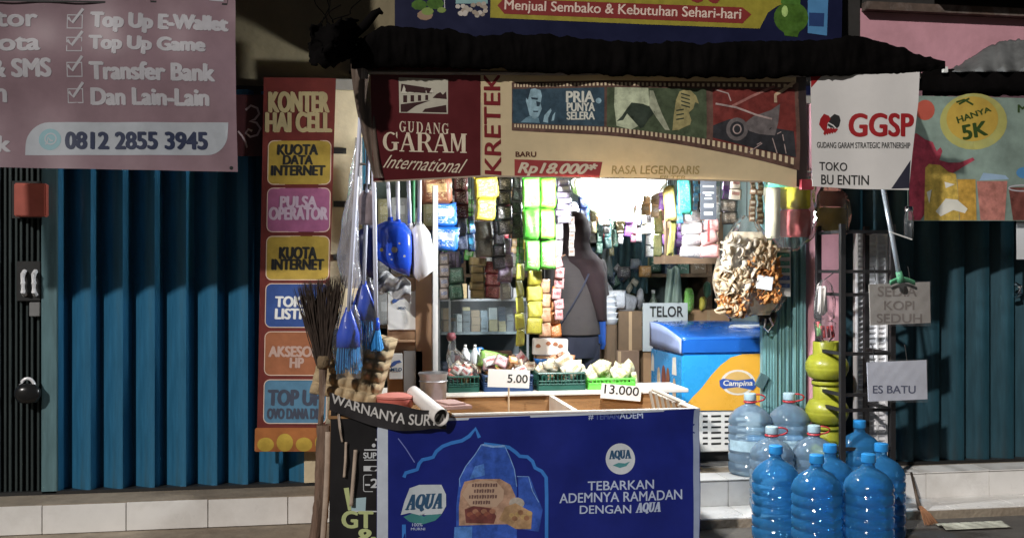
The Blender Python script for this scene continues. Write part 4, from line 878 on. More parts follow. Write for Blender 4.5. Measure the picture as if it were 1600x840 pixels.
# cigarette display cabinet
cab = thing('display_cabinet', 'small white and brown cigarette display cabinet with brand stickers on the counter', 'cabinet', (W(642, 0, 5.4).x, 5.4, .722))
m_brown = mat('brown_board', (.40, .25, .15), .6, var=.12, scale=5)
x0, x1, z1 = W(606, 0, 5.36).x, W(684, 0, 5.36).x, W(640, 428, 5.36).z
MB().box(x1 - .028, x1, 5.345, 5.375, .7225, W(680, 290, 5.36).z, bev=.002).build('post', mat('white_post', (.78, .78, .76), .35, var=.06), cab)
MB().box(x1 - .115, x1 - .03, 5.375, 5.385, .7225, z1, bev=.002).build('side_board', m_brown, cab)
MB().box(x0, x1 - .117, 5.40, 5.42, .7225, z1 - .02).build('back_board', m_brown, cab)
MB().box(x0, x1 - .117, 5.37, 5.398, W(640, 516, 5.37).z - .06, W(640, 516, 5.37).z - .05).build('ledge', m_brown, cab)
b1 = boxpx(606, 455, 653, 515, 5.385, .012, bev=.002).build('sticker_panel', m_whp, cab)
b2 = boxpx(608, 552, 629, 592, 5.36, .012, bev=.002).build('sticker_panel', m_whp, cab)
boxpx(631, 548, 660, 612, 5.375, .02).build('grey_panel', mat('grey_panel', (.22, .21, .2), .6), cab)
def sticker(parent, u, v, w, Y, txt='MILD'):
    vs_, fs_ = text_mesh(txt, .03, .2); mb = MB(); mb.add([W(u + a * w, v + b * w * .32, Y) for a, b in vs_], fs_); return mb.build('lettering', ink('logo_navy', (.03, .09, .18)), parent)
sticker(cab, 622, 479, 12, 5.383); sticker(cab, 610, 574, 18, 5.358)
for (u, v, Y, s_) in ((612, 462, 5.383, 1), (610, 562, 5.358, .9)):
    mb = MB(); mb.add([W(u + x * s_, v + y * s_, Y) for x, y in ((0, 8), (6, 2), (16, 0), (20, 4), (13, 5), (7, 10), (2, 12))], [tuple(range(7))]); mb.build('printed_mark', ink('mild_blue', (.06, .12, .35)), cab)

# ================================================================== HANGING BROOMS AND DUSTPANS
m_hand = mat('handle_white', (.66, .68, .80), .35, var=.06); m_blue = mat('cobalt_plastic', (.015, .07, .55), .24, var=.2, scale=9, coat=.3)
m_lblue = mat('light_blue_bristle', (.06, .33, .70), .5, var=.2, scale=30, stretch=(6, 6, 1)); m_film = clear_film('clear_plastic'); m_dblue = mat('dark_blue_plastic', (.015, .022, .10), .35, var=.4, scale=10)
def brush(label, u0, v0, u1, v1, hw, hh, Y, m, shape, film=True):
    """long handle from (u0,v0) down to the head top (u1,v1); head hw wide and hh tall in pixels"""
    t = thing('floor_brush', label, 'brush', W(u0, v0, Y), 'brushes and brooms hanging under the awning')
    MB().tube([W(u0, v0, Y), W((u0 + u1) / 2 + 1, (v0 + v1) / 2, Y), W(u1, v1 + 6, Y)], .0105, 10).build('handle', m_hand, t, True)
    k = M(u1, Y); c = W(u1, v1, Y)
    if shape == 'brush':
        MB().lathe([(.012, .02), (.016, 0), (.02 * hw / 24, -.03), (hw * k * .5, -.11), (hw * k * .52, -.17)], c, 18, sy=.6).build('head', m, t, True)
        mb = MB()
        for i in range(70):
            a = i * 2.4; r = hw * k * .48 * math.sqrt((i + .5) / 70); z = hh * k * (1 + .06 * math.sin(i * 3.3))
            mb.tube([c + Vector((r * math.cos(a), .6 * r * math.sin(a), -.165)), c + Vector((1.25 * r * math.cos(a), .75 * r * math.sin(a), -z))], .0022, 3, caps=False)
        mb.build('bristles', m_lblue, t)
    else:
        mb = MB()
        for i in range(90):
            a = i * 2.4; r = math.sqrt((i + .5) / 90); z = hh * k * (1 + .05 * math.sin(i * 3.3))
            mb.tube([c + Vector((.012 * r * math.cos(a), .012 * r * math.sin(a), -.01)), c + Vector((hw * k * .5 * r * math.cos(a), hw * k * .35 * r * math.sin(a), -z))], .0026, 3, caps=False)
        mb.build('bristles', m_lblue, t); MB().lathe([(.012, .03), (.017, .0), (.016, -.03)], c, 14).build('collar', m_blue, t, True)
    if film:
        def fl2(a, b):
            an = a * 2 * math.pi; r = hw * k * (.3 + .34 * math.sin(min(1, b * 1.1) * math.pi * .8)) * (1 + .12 * math.sin(5 * an + 9 * b)); return c + Vector((r * math.cos(an), .7 * r * math.sin(an), .03 - b * (hh * k + .07)))
        MB().grid(fl2, 24, 16).build('plastic_wrap', m_film, t, True)
brush('blue floor brush wrapped in plastic hanging lowest in front of the egg trays', 566, 126, 544, 486, 36, 92, 4.93, m_blue, 'brush')
brush('cobalt blue wrapped floor brush hanging between the two others', 578, 126, 568, 444, 36, 96, 4.99, m_blue, 'brush')
brush('bare light blue tassel brush hanging at the right of the wrapped brushes', 580, 126, 588, 506, 22, 40, 4.97, m_blue, 'tassel', film=False)
def dustpan(label, hs_, out, m, Y, dots=None, wrap=None):
    t = thing('dustpan', label, 'dustpan', W(hs_[0][0], hs_[0][1], Y), 'dustpans hanging under the awning')
    for (u0, v0, u1, v1) in hs_:
        MB().tube([W(u0, v0, Y + .01), W(u1, v1 + 4, Y + .01)], .0105, 10).build('handle', m_hand, t, True)
        MB().tube([W(u1, v1 - 3, Y + .01), W(u1, v1 + 14, Y + .01)], [.014, .019], 10).build('socket', m, t, True)
    n = len(out); cu = sum(p[0] for p in out) / n; cv = sum(p[1] for p in out) / n
    mb = MB(); rings = [(1.0, .05), (1.0, .0), (.93, -.03), (.7, -.05), (.35, -.058), (.02, -.06)]
    vs_, fs_ = [], []
    for s_, dy in rings:
        for (u, v) in out: vs_.append(W(cu + (u - cu) * s_, cv + (v - cv) * s_, Y + dy))
    for i in range(len(rings) - 1):
        for j in range(n): fs_.append((i * n + j, i * n + (j + 1) % n, (i + 1) * n + (j + 1) % n, (i + 1) * n + j))
    fs_.append(tuple(range(n)))
    mb.add(vs_, fs_); mb.build('pan', m, t, True)
    for (u, v, r, mm) in dots or (): MB().lathe([(r * M(u, Y), 0), (.0005, .0005)], (0, 0, 0), 10, caps=False).v and MB().add([W(u + r * math.cos(a), v + r * math.sin(a), Y - .066) for a in [2 * math.pi * i / 9 for i in range(9)]], [tuple(range(9))]).build('printed_flower', mm, t)
    return t
fy, fw = ink('flower_yellow', (.52, .42, .14)), ink('flower_white', (.6, .62, .6))
dustpan('big cobalt blue dustpan with printed flowers hanging on two white handles', ((606, 278, 610, 342), (621, 278, 622, 346)),
        [(588, 352), (602, 345), (616, 344), (632, 348), (643, 362), (645, 385), (644, 412), (640, 432), (622, 426), (604, 416), (588, 404)], m_blue, 5.15,
        ((596, 390, 3, fy), (616, 390, 5, ink('flower_dull', (.22, .2, .17))), (609, 397, 1.6, fw), (612, 405, 1.6, fw), (632, 400, 2, fw), (624, 380, 1.5, fy)))
dustpan('white dustpan hanging beside the cobalt blue one', ((638, 278, 641, 352), (656, 278, 655, 350)),
        [(642, 362), (650, 350), (662, 350), (672, 364), (678, 392), (680, 420), (668, 430), (654, 440), (645, 430), (643, 400)], mat('white_pan', (.78, .78, .80), .3, var=.06, coat=.2), 5.18)
dustpan('dark navy dustpan hanging behind the white broom handles', ((583, 278, 580, 360),),
        [(556, 362), (570, 354), (584, 356), (588, 372), (588, 410), (584, 436), (566, 428), (556, 404)], m_dblue, 5.24)
gh = thing('green_broom_handle', 'dark green stick hanging among the white handles', 'stick', W(647, 280, 5.22)); MB().tube([W(645, 276, 5.22), W(645, 352, 5.22)], .012, 10).build('stick', mat('green_stick', (.02, .16, .06), .4), gh)
MB().lathe([(.001, 0), (.013, .004), (.013, .03), (.009, .034)], W(645, 356, 5.22), 10).build('end_cap', m_iron, gh, True)
gb = thing('wrapped_sponge', 'grey plastic-wrapped sponge bottle hanging from a dark cord', 'bottle', W(576, 300, 5.0)); c = W(574, 325, 5.0)
MB().lathe([(.02, .085), (.034, .065), (.042, .05), (.043, 0), (.040, -.05), (.043, -.075), (.03, -.082)], c, 20, sy=.7).build('bottle', mat('mauve_grey_plastic', (.26, .21, .22), .3, var=.15, bump=.4), gb, True)
MB().lathe([(.018, .085), (.02, .09), (.02, .115), (.004, .12)], c, 14).build('cap', m_iron, gb, True)
MB().tube([c + Vector((0, 0, .115)), W(574, 270, 5.0), W(577, 118, 4.92)], .003, 6).build('cord', m_iron, gb)
def bag(label, out_top, out_bot, Y, m, group=None, name='plastic_bag', dep=.07, knot=True, cat='bag', inner=None, seed=1):
    """soft clear bag: widths given as (v, u_left, u_right) rows"""
    rows = out_top; r2 = random.Random(seed); t = thing(name, label, cat, W((rows[0][1] + rows[0][2]) / 2, rows[0][0], Y), group)
    def fn(a, b):
        q = b * (len(rows) - 1); i = min(int(q), len(rows) - 2); f = q - i; f = f * f * (3 - 2 * f)
        v = rows[i][0] + (rows[i + 1][0] - rows[i][0]) * (q - i); ul = rows[i][1] + (rows[i + 1][1] - rows[i][1]) * f; ur = rows[i][2] + (rows[i + 1][2] - rows[i][2]) * f
        an = a * 2 * math.pi; cr = 1 + .07 * math.sin(7 * an + 11 * b + seed) + .05 * math.sin(13 * an - 7 * b)
        w = (ur - ul) / 2; return W((ul + ur) / 2 - w * math.cos(an) * cr, v, Y - dep * min(1, w / 14) * math.sin(an) * cr)
    MB().grid(fn, 36, 26).build('film', m, t, True)
    return t
bag('long clear plastic bag with grey mop cloth at the left of the broom handles', [(215, 556, 566), (290, 545, 566), (350, 534, 560), (400, 528, 562), (438, 533, 566), (450, 540, 560)], None, 5.12, clear_film('dusty_film', (.85, .85, .9), .3), dep=.05)
def ruffle(a, b):
    return W(560 + 82 * a, 412 + 26 * a + 34 * b + 3 * math.sin(a * 20), 5.28 + .03 * math.sin(a * 13 + b * 8))
nw = thing('plastic_sheet', 'crumpled grey plastic sheet tucked under the blue dustpan', 'plastic sheet', W(600, 450, 5.28)); MB().grid(ruffle, 50, 20).build('sheet', mat('crumpled_grey', (.34, .34, .34), .3, var=.5, scale=16, bump=.9, bscale=22), nw, True, thick=.002)

# ================================================================== HANGING RODS AND SACHET STRIPS
for Yr in (5.02, 5.5, 5.72, 6.0):
    ro = thing('hanging_rod', {5.02: 'thin steel rod behind the cigarette banner carrying brooms and dustpans', 5.5: 'thin steel rod under the awning carrying the brightest snack strips', 5.72: 'thin steel rod at the shop opening carrying sachets', 6.0: 'thin steel rod inside the shop carrying sachet strips'}[Yr], 'rod', (1.4, Yr, 2.0))
    z = W(900, 262, Yr).z; xa = W(560 if Yr < 5.2 else 640, 262, Yr).x; xb = W(1290 if Yr < 5.9 else 1190, 262, Yr).x
    if Yr < 5.2: xb = W(700, 262, Yr).x
    MB().tube([(xa, Yr, z), (xb, Yr, z)], .006, 8).build('rod', m_pole, ro)
    for x in (xa + .03, xb - .03): MB().tube([(x, Yr, z), (x, Yr, 2.43)], .003, 6).build('wire', m_iron, ro)
ST = 'sachet strips hanging in the shop opening'
def strip(label, u, v0, v1, w, n, Y, m, k=0, name='sachet_strip', du=0.0, part='sachet', group=ST, cat='sachets', jitter=1.0, rz=None, hook=True, fat=1.0):
    rr = random.Random(int(u * 7 + v0)); t = thing(name, label, cat, W(u, v0, Y), group)
    h = (v1 - v0) / n
    for i in range(n):
        v = v0 + h * (i + .5); kk = M(u, Y); uu = u + du * i + rr.uniform(-1, 1) * jitter
        packet(part, m, t, W(uu, v, Y + rr.uniform(-.012, .012)), w * kk * rr.uniform(.88, 1.07), h * kk * rr.uniform(.98, 1.08), (k if fat > 1 or rr.random() < .6 else rr.choice((0, 2))), d=min(w, h) * kk * fat * rr.uniform(.6, 1.1), rz=(rr.uniform(-.45, .45) if rz is None else rz + rr.uniform(-.2, .2)), ry=rr.uniform(-.1, .1) * jitter, rx=rr.uniform(-.12, .12))
    if hook:
        p = W(u, v0, Y); zr = W(900, 262, Y).z
        if zr > p.z: MB().tube([p, Vector((p.x, p.y, zr))], .0022, 5).build('string', m_iron, t)
    return t
C = sachet
strip('brown snack packets with cream print hanging above the bright blue packs', 682, 276, 318, 46, 1, 5.52, C('brownsnack', (.22, .08, .04), (.55, .36, .16), (.7, .55, .3)), 2)
strip('two bright blue and white detergent packs hanging in a strip', 696, 316, 391, 42, 2, 5.54, C('azure', (.01, .12, .50), (.35, .42, .5), (.75, .75, .8)), 2)
strip('dark maroon coffee sachets with a white letter hanging beside the blue packs', 720, 276, 341, 24, 3, 5.66, C('maroon_coffee', (.08, .012, .014), (.05, .01, .01), (.6, .55, .5)), 2)
strip('slate blue sachets hanging under the maroon coffee sachets', 722, 341, 391, 20, 2, 5.66, C('slate', (.06, .075, .12), (.10, .12, .2), (.3, .32, .4)), 2)
strip('thin dark strip of sachets with a cyan patch', 737, 338, 392, 12, 2, 5.60, C('darkcyan', (.02, .04, .10), (.05, .35, .6), (.1, .45, .7)), 0)
strip('pair of lemon yellow packs with a brown picture hanging from the rod', 759, 276, 344, 40, 2, 5.52, C('lemon', (.55, .44, .05), (.34, .22, .03), (.85, .8, .5)), 2)
strip('glossy black sachets in a long strip right of the lemon packs', 788, 276, 366, 26, 4, 5.62, C('black1', (.018, .018, .018), (.035, .033, .03), (.25, .24, .22)), 2)
strip('second glossy black sachet strip beside the lime packs', 808, 276, 372, 18, 5, 5.68, C('black2', (.02, .022, .02), (.03, .05, .04), (.18, .22, .18)), 2)
strip('grey pouches hanging in a strip below the lemon packs', 757, 346, 402, 30, 2, 5.8, C('greypouch', (.16, .15, .13), (.2, .19, .17), (.3, .28, .25)), 2)
strip('charcoal sachets hanging behind the mauve strip', 780, 345, 420, 20, 4, 5.76, C('charcoal', (.03, .028, .035), (.06, .05, .07), (.2, .2, .24)), 2)
strip('left column of glowing lime green packs', 830, 277, 374, 28, 2, 5.50, C('lime', (.09, .50, .05), (.16, .56, .10), (.03, .26, .02)), 2, jitter=.3)
strip('right column of glowing lime green packs', 856, 277, 374, 28, 2, 5.51, C('lime2', (.14, .52, .04), (.22, .58, .10), (.08, .36, .03)), 2, jitter=.3)
strip('lowest pale lime pack under the left lime column', 832, 374, 422, 24, 1, 5.50, C('lime3', (.14, .55, .08), (.24, .6, .14)), 1, jitter=0, hook=False)
strip('lowest pale lime pack under the right lime column', 856, 374, 421, 26, 1, 5.51, C('lime3', (.30, .80, .26), (.5, .88, .4)), 1, jitter=0, hook=False)
strip('lilac and white flat packs stacked in a hanging bundle next to the lime packs', 880, 280, 348, 26, 7, 5.62, C('lilac', (.26, .22, .32), (.4, .36, .42), (.75, .72, .75)), 1, jitter=2, fat=2.0)
strip('narrow greyish lilac sachets hanging under the lilac bundle', 873, 348, 402, 14, 2, 5.66, C('lilac2', (.20, .18, .19), (.26, .24, .22), (.25, .2, .2)), 0)
strip('small white and brown sachets in a thin strip beside the person', 893, 338, 400, 10, 5, 5.7, C('whitebrown', (.20, .18, .17), (.12, .07, .05), (.06, .04, .03)), 0)
strip('mauve sachets hanging left of the yellow strip', 789, 372, 440, 24, 3, 5.78, C('mauvesachet', (.20, .13, .22), (.26, .2, .3), (.45, .4, .45)), 2)
strip('silver sachets under the mauve ones', 790, 440, 468, 22, 1, 5.78, C('silver', (.32, .32, .36), (.5, .5, .55), (.7, .7, .75)), 2, hook=False)
strip('yellow instant drink sachets in a strip facing the street', 836, 420, 522, 26, 4, 5.58, C('yellowdrink', (.30, .27, .03), (.33, .29, .035), (.12, .12, .03)), 0, rz=.12)
strip('olive yellow sachet strip turned sideways behind the yellow drink strip', 812, 412, 540, 19, 5, 5.66, C('oliveyellow', (.40, .40, .05), (.46, .44, .07), (.55, .52, .15)), 0, rz=.7)
strip('tan biscuit packets with brown print in a strip', 851, 436, 526, 20, 4, 5.60, C('tan', (.36, .20, .11), (.42, .28, .18), (.25, .08, .04)), 2)
strip('orange snack packets in a strip beside the tan biscuits', 868, 448, 526, 17, 4, 5.63, C('orange', (.46, .14, .03), (.50, .22, .08), (.7, .6, .5)), 2)
strip('pink and red candy packets hanging beside the grey shirt', 872, 402, 500, 16, 6, 5.6, C('pinkred', (.42, .22, .22), (.30, .03, .04), (.5, .44, .42)), 2, jitter=3)
# shelf rows inside on the left
strip('dark red glossy packets hanging over the steel cabinet', 770, 408, 466, 22, 3, 5.98, C('darkred', (.12, .015, .018), (.17, .03, .03), (.5, .25, .2)), 2)
strip('gold sachets hanging over the steel cabinet', 746, 402, 466, 26, 5, 5.98, C('gold', (.22, .17, .07), (.28, .22, .1), (.2, .12, .06)), 2)
strip('bottle green packets hanging over the steel cabinet', 712, 418, 468, 24, 2, 5.98, C('bottlegreen', (.02, .06, .04), (.03, .1, .07), (.2, .3, .25)), 2)
strip('mixed grey packets hanging at the left edge of the opening', 694, 396, 468, 16, 4, 5.98, C('mixedgrey', (.18, .15, .14), (.1, .12, .2), (.5, .45, .4)), 2)
strip('dull violet packets hanging behind the blue packs', 704, 392, 420, 36, 1, 6.05, C('violet', (.12, .10, .16), (.16, .14, .22), (.3, .28, .35)), 2)
# right half
strip('turquoise pouch hanging right of the lamp', 1069, 277, 334, 28, 1, 5.56, C('turquoise', (.08, .58, .46), (.14, .62, .52), (.5, .75, .65)), 1)
strip('mustard sachets hanging left of the turquoise pouch', 1047, 290, 345, 20, 1, 5.6, C('mustard', (.48, .38, .12), (.56, .46, .2), (.3, .2, .08)), 2)
strip('long olive sachets hanging under the mustard ones', 1050, 346, 398, 14, 1, 5.66, C('olive', (.36, .34, .10), (.42, .4, .15), (.25, .22, .1)), 0)
strip('greenish yellow sachets in the shade by the wooden shelf', 1028, 330, 400, 14, 2, 6.3, C('greenyellow', (.24, .26, .10), (.3, .3, .12), (.4, .4, .2)), 0)
strip('white snack packs with dark print in a stacked bundle', 1082, 330, 402, 40, 4, 5.7, C('wow', (.64, .62, .62), (.72, .70, .68), (.10, .13, .22), bands=1.4), 1, jitter=.8, fat=2)
strip('pale pink puffed packs beside the white snack bundle', 1110, 340, 402, 30, 3, 5.66, C('palepink', (.66, .34, .34), (.72, .48, .46), (.7, .6, .58)), 1, jitter=3, fat=1.6)
strip('brown and white bead-like sachets in the left of two chains', 1176, 278, 346, 11, 8, 5.60, C('beads', (.24, .14, .08), (.62, .56, .46), (.7, .66, .58)), 2)
strip('brown and white bead-like sachets in the right of two chains', 1188, 278, 350, 11, 8, 5.60, C('beads', (.24, .14, .08), (.62, .56, .46), (.7, .66, .58)), 2)
strip('cream candy packets at the upper right behind the card', 1150, 278, 312, 22, 2, 5.6, C('creamcandy', (.56, .50, .42), (.25, .12, .1), (.35, .2, .18)), 2)
strip('small dark sachets hanging above the cracker bag', 1140, 312, 350, 26, 2, 5.8, C('darksmall', (.06, .05, .04), (.14, .11, .08), (.4, .36, .3)), 2)
m_wpk = mat('glare_bag_white', (.74, .72, .66), .35, var=.1, bump=.5, bscale=20)  # for added bags that burn out white and stand in for the bulb's glow
bag('crumpled white bag added left of the bulb to widen its glare', [(266, 915, 940), (284, 893, 948), (300, 898, 952), (312, 912, 950), (326, 922, 948), (336, 934, 950), (350, 936, 952)], None, 5.46, m_wpk, dep=.05, seed=12, group='white bags added for the glare round the lamp')
bag('crumpled white bag added behind the bulb to widen its glare', [(266, 950, 1010), (290, 946, 1006), (310, 948, 1000), (326, 946, 992), (340, 950, 990), (345, 958, 986)], None, 5.50, m_wpk, dep=.05, seed=15, group='white bags added for the glare round the lamp')
bag('crumpled white bag added right of the bulb to widen its glare', [(266, 990, 1040), (284, 994, 1042), (298, 1000, 1036), (306, 1006, 1020)], None, 5.47, m_wpk, dep=.05, seed=17, group='white bags added for the glare round the lamp')
# dark card with white print and red stick
dc = thing('price_card', 'dark grey printed card hanging in front of the pink packs', 'card', W(1106, 345, 5.38)); boxpx(1094, 282, 1120, 343, 5.38, .004).build('card', mat('slate_card', (.07, .08, .10), .5, var=.1), dc)
for v, w in ((290, 18), (300, 18), (304, 9), (309, 12)): boxpx(1107 - w / 2, v, 1107 + w / 2, v + 2.2, 5.3785, .001).build('printed_line', wt, dc)
boxpx(1100, 318, 1115, 324, 5.3785, .001).build('printed_block', wt, dc); boxpx(1100, 331, 1114, 336, 5.3785, .001).build('printed_block', wt, dc)
MB().tube([W(1106, 282, 5.38), W(1106, 262, 5.38)], .003, 5).build('string', m_iron, dc)
MB().tube([W(1107, 344, 5.385), W(1107, 378, 5.385)], .0065, 8).build('red_tab', mat('red_plastic', (.45, .03, .03), .4), dc)
# coloured sponges in a bag
sp_ = bag('clear bag of yellow, green and red sponges hanging at the right side of the opening', [(276, 1198, 1270), (300, 1196, 1273), (340, 1198, 1276), (370, 1204, 1270), (386, 1216, 1252), (392, 1238, 1246)], None, 5.45, m_film, dep=.06, name='sponge_bag', seed=4)
for (u0, v0, u1, v1, m_) in ((1200, 279, 1250, 292, mat('sponge_green', (.10, .55, .36), .8)), (1199, 293, 1221, 372, mat('sponge_cream', (.74, .70, .50), .8, bump=.4)), (1222, 290, 1268, 326, mat('sponge_yellow', (.85, .74, .06), .8, bump=.4)), (1222, 327, 1268, 370, mat('sponge_red', (.80, .20, .20), .8, bump=.4)), (1252, 279, 1268, 289, mat('sponge_lime', (.4, .6, .1), .8))):
    boxpx(u0, v0, u1, v1, 5.425, .05, bev=.008, rot=Matrix.Rotation(R(-14), 3, 'Z')).build('sponge', m_, sp_, True)
MB().tube([W(1234, 276, 5.45), W(1234, 262, 5.5)], .003, 5).build('string', m_iron, sp_)
# crackers in a big clear bag
cb = bag('big clear bag of pale crackers and orange chips hanging over the freezer', [(336, 1158, 1176), (350, 1146, 1186), (375, 1132, 1202), (400, 1122, 1208), (440, 1118, 1218), (465, 1120, 1226), (484, 1130, 1216), (497, 1140, 1160)], None, 5.70, clear_film('soft_film', (1, 1, 1), .035, .2, 10), dep=.10, name='cracker_bag', seed=2)
rr = random.Random(11); m_crk = [mat('cracker_white', (.80, .72, .60), .7, var=.12, tl=.4), mat('cracker_cream', (.76, .62, .44), .7, var=.15, tl=.4), mat('cracker_orange', (.74, .36, .12), .7, var=.25, scale=30, tl=.4)]
def curl(mb, c, s, rot):
    mb.add([c + rot @ Vector(p) * s for p in [(math.cos(t) * (1 + .3 * w), .35 * w + .2 * math.sin(2 * t), math.sin(t)) for t in [i * .62 for i in range(8)] for w in (-1, 1)]], [(2 * i, 2 * i + 1, 2 * i + 3, 2 * i + 2) for i in range(7)])
for mi, n, reg in ((0, 60, (1128, 372, 1180, 450)), (1, 110, (1124, 420, 1170, 488)), (2, 200, (1166, 402, 1218, 472)), (1, 90, (1176, 380, 1208, 420)), (2, 80, (1128, 462, 1165, 492))):
    mb = MB()
    for i in range(n):
        u, v = rr.uniform(reg[0], reg[2]), rr.uniform(reg[1], reg[3])
        curl(mb, W(u, v, 5.64 + rr.uniform(-.035, .01)), rr.uniform(.012, .022) * (1.7 if mi < 2 else 1.1), Matrix.Rotation(rr.uniform(0, 6), 3, 'X') @ Matrix.Rotation(rr.uniform(0, 6), 3, 'Z'))
    tag(mb.build('crackers', m_crk[mi], cb, True, thick=.0015), kind='stuff')
for (u0, v0, u1, v1, yo, rt) in ((1132, 374, 1156, 402, 0, .1), (1150, 372, 1176, 398, .03, -.15), (1130, 404, 1158, 436, .01, -.1), (1156, 400, 1172, 432, -.02, .08), (1138, 438, 1164, 462, .02, .2)):
    boxpx(u0, v0, u1, v1, 5.615 + yo * .5, .04, bev=.012, rot=Matrix.Rotation(rt, 3, 'Y')).build('cracker_block', m_crk[0], cb, True)
def mass(a, b):
    an = a * 2 * math.pi; v = 362 + 130 * b; w = (26 + 26 * min(1, b * 1.6)) * (1 - .35 * max(0, b - .82) / .18); cr = 1 + .05 * math.sin(6 * an + 14 * b) + .03 * math.sin(11 * an - 19 * b)
    return W(1166 + 4 * b - w * math.cos(an) * cr * .92, v, 5.705 - .055 * math.sin(an) * cr)
MB().grid(mass, 50, 40).build('cracker_heap', mat('cracker_mass', (.80, .70, .54), .8, var=.2, scale=20, bump=.8, bscale=36, dirt=(.80, .45, .18), dirt_amt=.8, tl=.55), cb, True)
boxpx(1182, 431, 1208, 452, 5.585, .002, rot=Matrix.Rotation(.15, 3, 'Y')).build('paper_label', mat('paper', (.66, .68, .70), .7), cb)
MB().tube([W(1167, 338, 5.70), W(1167, 262, 5.72)], .003, 5).build('string', m_iron, cb)
wc = thing('sachet_card', 'white card of green and blue sachets hanging by the teal shutter stack', 'card', W(1224, 390, 5.7)); boxpx(1212, 386, 1236, 463, 5.7, .004).build('card', m_whp, wc)
for i, v in enumerate((398, 411, 422, 434, 446)): packet('sachet', C('cardgreen', (.05, .32, .22), (.06, .4, .3)) if i < 3 else C('cardblue', (.05, .12, .38), (.1, .2, .5)), wc, W(1224, v, 5.695), 22 * M(1224, 5.6), 7 * M(1224, 5.6), 2)
MB().tube([W(1224, 387, 5.702), W(1224, 262, 5.7)], .0025, 5).build('string', m_iron, wc)
bag('clear bag of pink and olive cloths hanging on the pink pillar', [(292, 1284, 1312), (305, 1278, 1324), (330, 1276, 1330), (352, 1280, 1328), (366, 1290, 1322)], None, 5.62, clear_film('tinted_film', (.95, .85, .7), .12), dep=.06, name='cloth_bag', seed=6)
for nm, lb_, q, mm in (('pink_cloth', 'folded pink cloth inside the tinted bag on the pillar', (1282, 298, 1324, 322), mat('cloth_pink', (.40, .14, .17), .9, var=.2)), ('olive_cloth', 'folded olive yellow cloth inside the tinted bag on the pillar', (1280, 324, 1326, 360), mat('cloth_olive', (.34, .28, .06), .9, var=.25))):
    tag(boxpx(*q, 5.60, .05, bev=.012).build(nm, mm, None, True), lb_, 'cloth')
cs = bag('clear bag of red and white candy sticks hanging on the rack post', [(436, 1284, 1292), (446, 1276, 1300), (470, 1272, 1304), (496, 1272, 1304), (500, 1276, 1300), (504, 1272, 1305), (524, 1274, 1304), (534, 1282, 1296)], None, 5.44, m_film, dep=.04, name='candy_bag', seed=8)
rr = random.Random(4)
for i in range(16):
    u = 1276 + rr.random() * 25; v = 446 + (i % 2) * 56 + rr.random() * 8; mm = (mat('candy_white', (.72, .68, .64), .4), mat('candy_red', (.50, .05, .06), .4), mat('candy_green', (.14, .30, .10), .4))[(0, 1, 0, 1, 0, 2)[i % 6]]
    ln = 40 if i % 2 == 0 else 18
    MB().tube([W(u, v, 5.44 + rr.uniform(-.02, .02)), W(u + rr.uniform(-4, 4), v + ln, 5.44 + rr.uniform(-.02, .02))], .009, 6).build('candy', mm, cs, True)
MB().tube([W(1288, 437, 5.44), W(1305, 424, 5.40), W(1313, 420, 5.38)], .003, 5).build('string', m_iron, cs)
# ================================================================== BASKETS AND GOODS ON THE REAR SHELF
ZS = .7222
def basket(label, u0, u1, Y, h, dy, m, group=None):
    t = thing('basket', label, 'basket', (W((u0 + u1) / 2, 0, Y).x, Y + dy / 2, ZS), group)
    xa, xb = W(u0, 0, Y).x, W(u1, 0, Y).x; z0, z1 = ZS, ZS + h
    for i, (p, q) in enumerate((((xa, Y), (xb, Y)), ((xb, Y), (xb, Y + dy)), ((xb, Y + dy), (xa, Y + dy)), ((xa, Y + dy), (xa, Y)))):
        L = math.hypot(q[0] - p[0], q[1] - p[1]); n = max(5, int(L / .022)); mb = MB()
        ux, uy = (q[0] - p[0]) / L, (q[1] - p[1]) / L
        for j in range(n + 1):
            x, y = p[0] + ux * L * j / n, p[1] + uy * L * j / n; fl_ = 1.0
            mb.tube([(x, y, z0 + .02), (x, y, z1 - .008)], .0035, 4)
        for zz in (z0 + .035, z0 + h * .55): mb.tube([(p[0], p[1], zz), (q[0], q[1], zz)], .0035, 4)
        mb.box(min(p[0], q[0]) - .003, max(p[0], q[0]) + .003, min(p[1], q[1]) - .003, max(p[1], q[1]) + .003, z0, z0 + .028)
        mb.build('side_grille', m, t)
    rim = [(xa, Y, z1), (xb, Y, z1), (xb, Y + dy, z1), (xa, Y + dy, z1), (xa, Y, z1)]
    MB().tube(rim, .007, 6).build('rim', m, t); MB().box(xa, xb, Y, Y + dy, z0, z0 + .006).build('base', m, t)
    return t
m_dg = mat('dark_green_plastic', (.018, .085, .065), .4, var=.2); m_nvb = mat('navy_plastic', (.02, .05, .13), .4, var=.2); m_bg = mat('bright_green_plastic', (.14, .62, .08), .4, var=.1)
basket('dark green basket of wrapped snacks next to the metal pot', 701, 748, 5.60, .085, .20, m_dg)
basket('navy blue basket of snacks behind the 5.00 price card', 757, 832, 5.60, .085, .20, m_nvb)
basket('wide dark green basket of pale crackers in the middle of the counter', 841, 914, 5.60, .095, .20, m_dg)
basket('bright green basket of pale noodles at the end of the counter', 920, 992, 5.60, .058, .20, m_bg)
rr = random.Random(21)
def fill(label, name, cat, u0, u1, v0, v1, Y, n, mats, group, w=(14, 22), hh=(12, 22), k=1):
    for i in range(n):
        u = u0 + (u1 - u0) * (i + .5) / n + rr.uniform(-4, 4); v = rr.uniform(v0, v1); kk = M(u, Y)
        o = packet(name, mats[i % len(mats)], None, W(u, v, Y + rr.uniform(-.06, .06)), rr.uniform(*w) * kk, rr.uniform(*hh) * kk, k, rz=rr.uniform(-.8, .8), ry=rr.uniform(-.7, .7), rx=rr.uniform(-.6, .3))
        tag(o, label, cat, group)
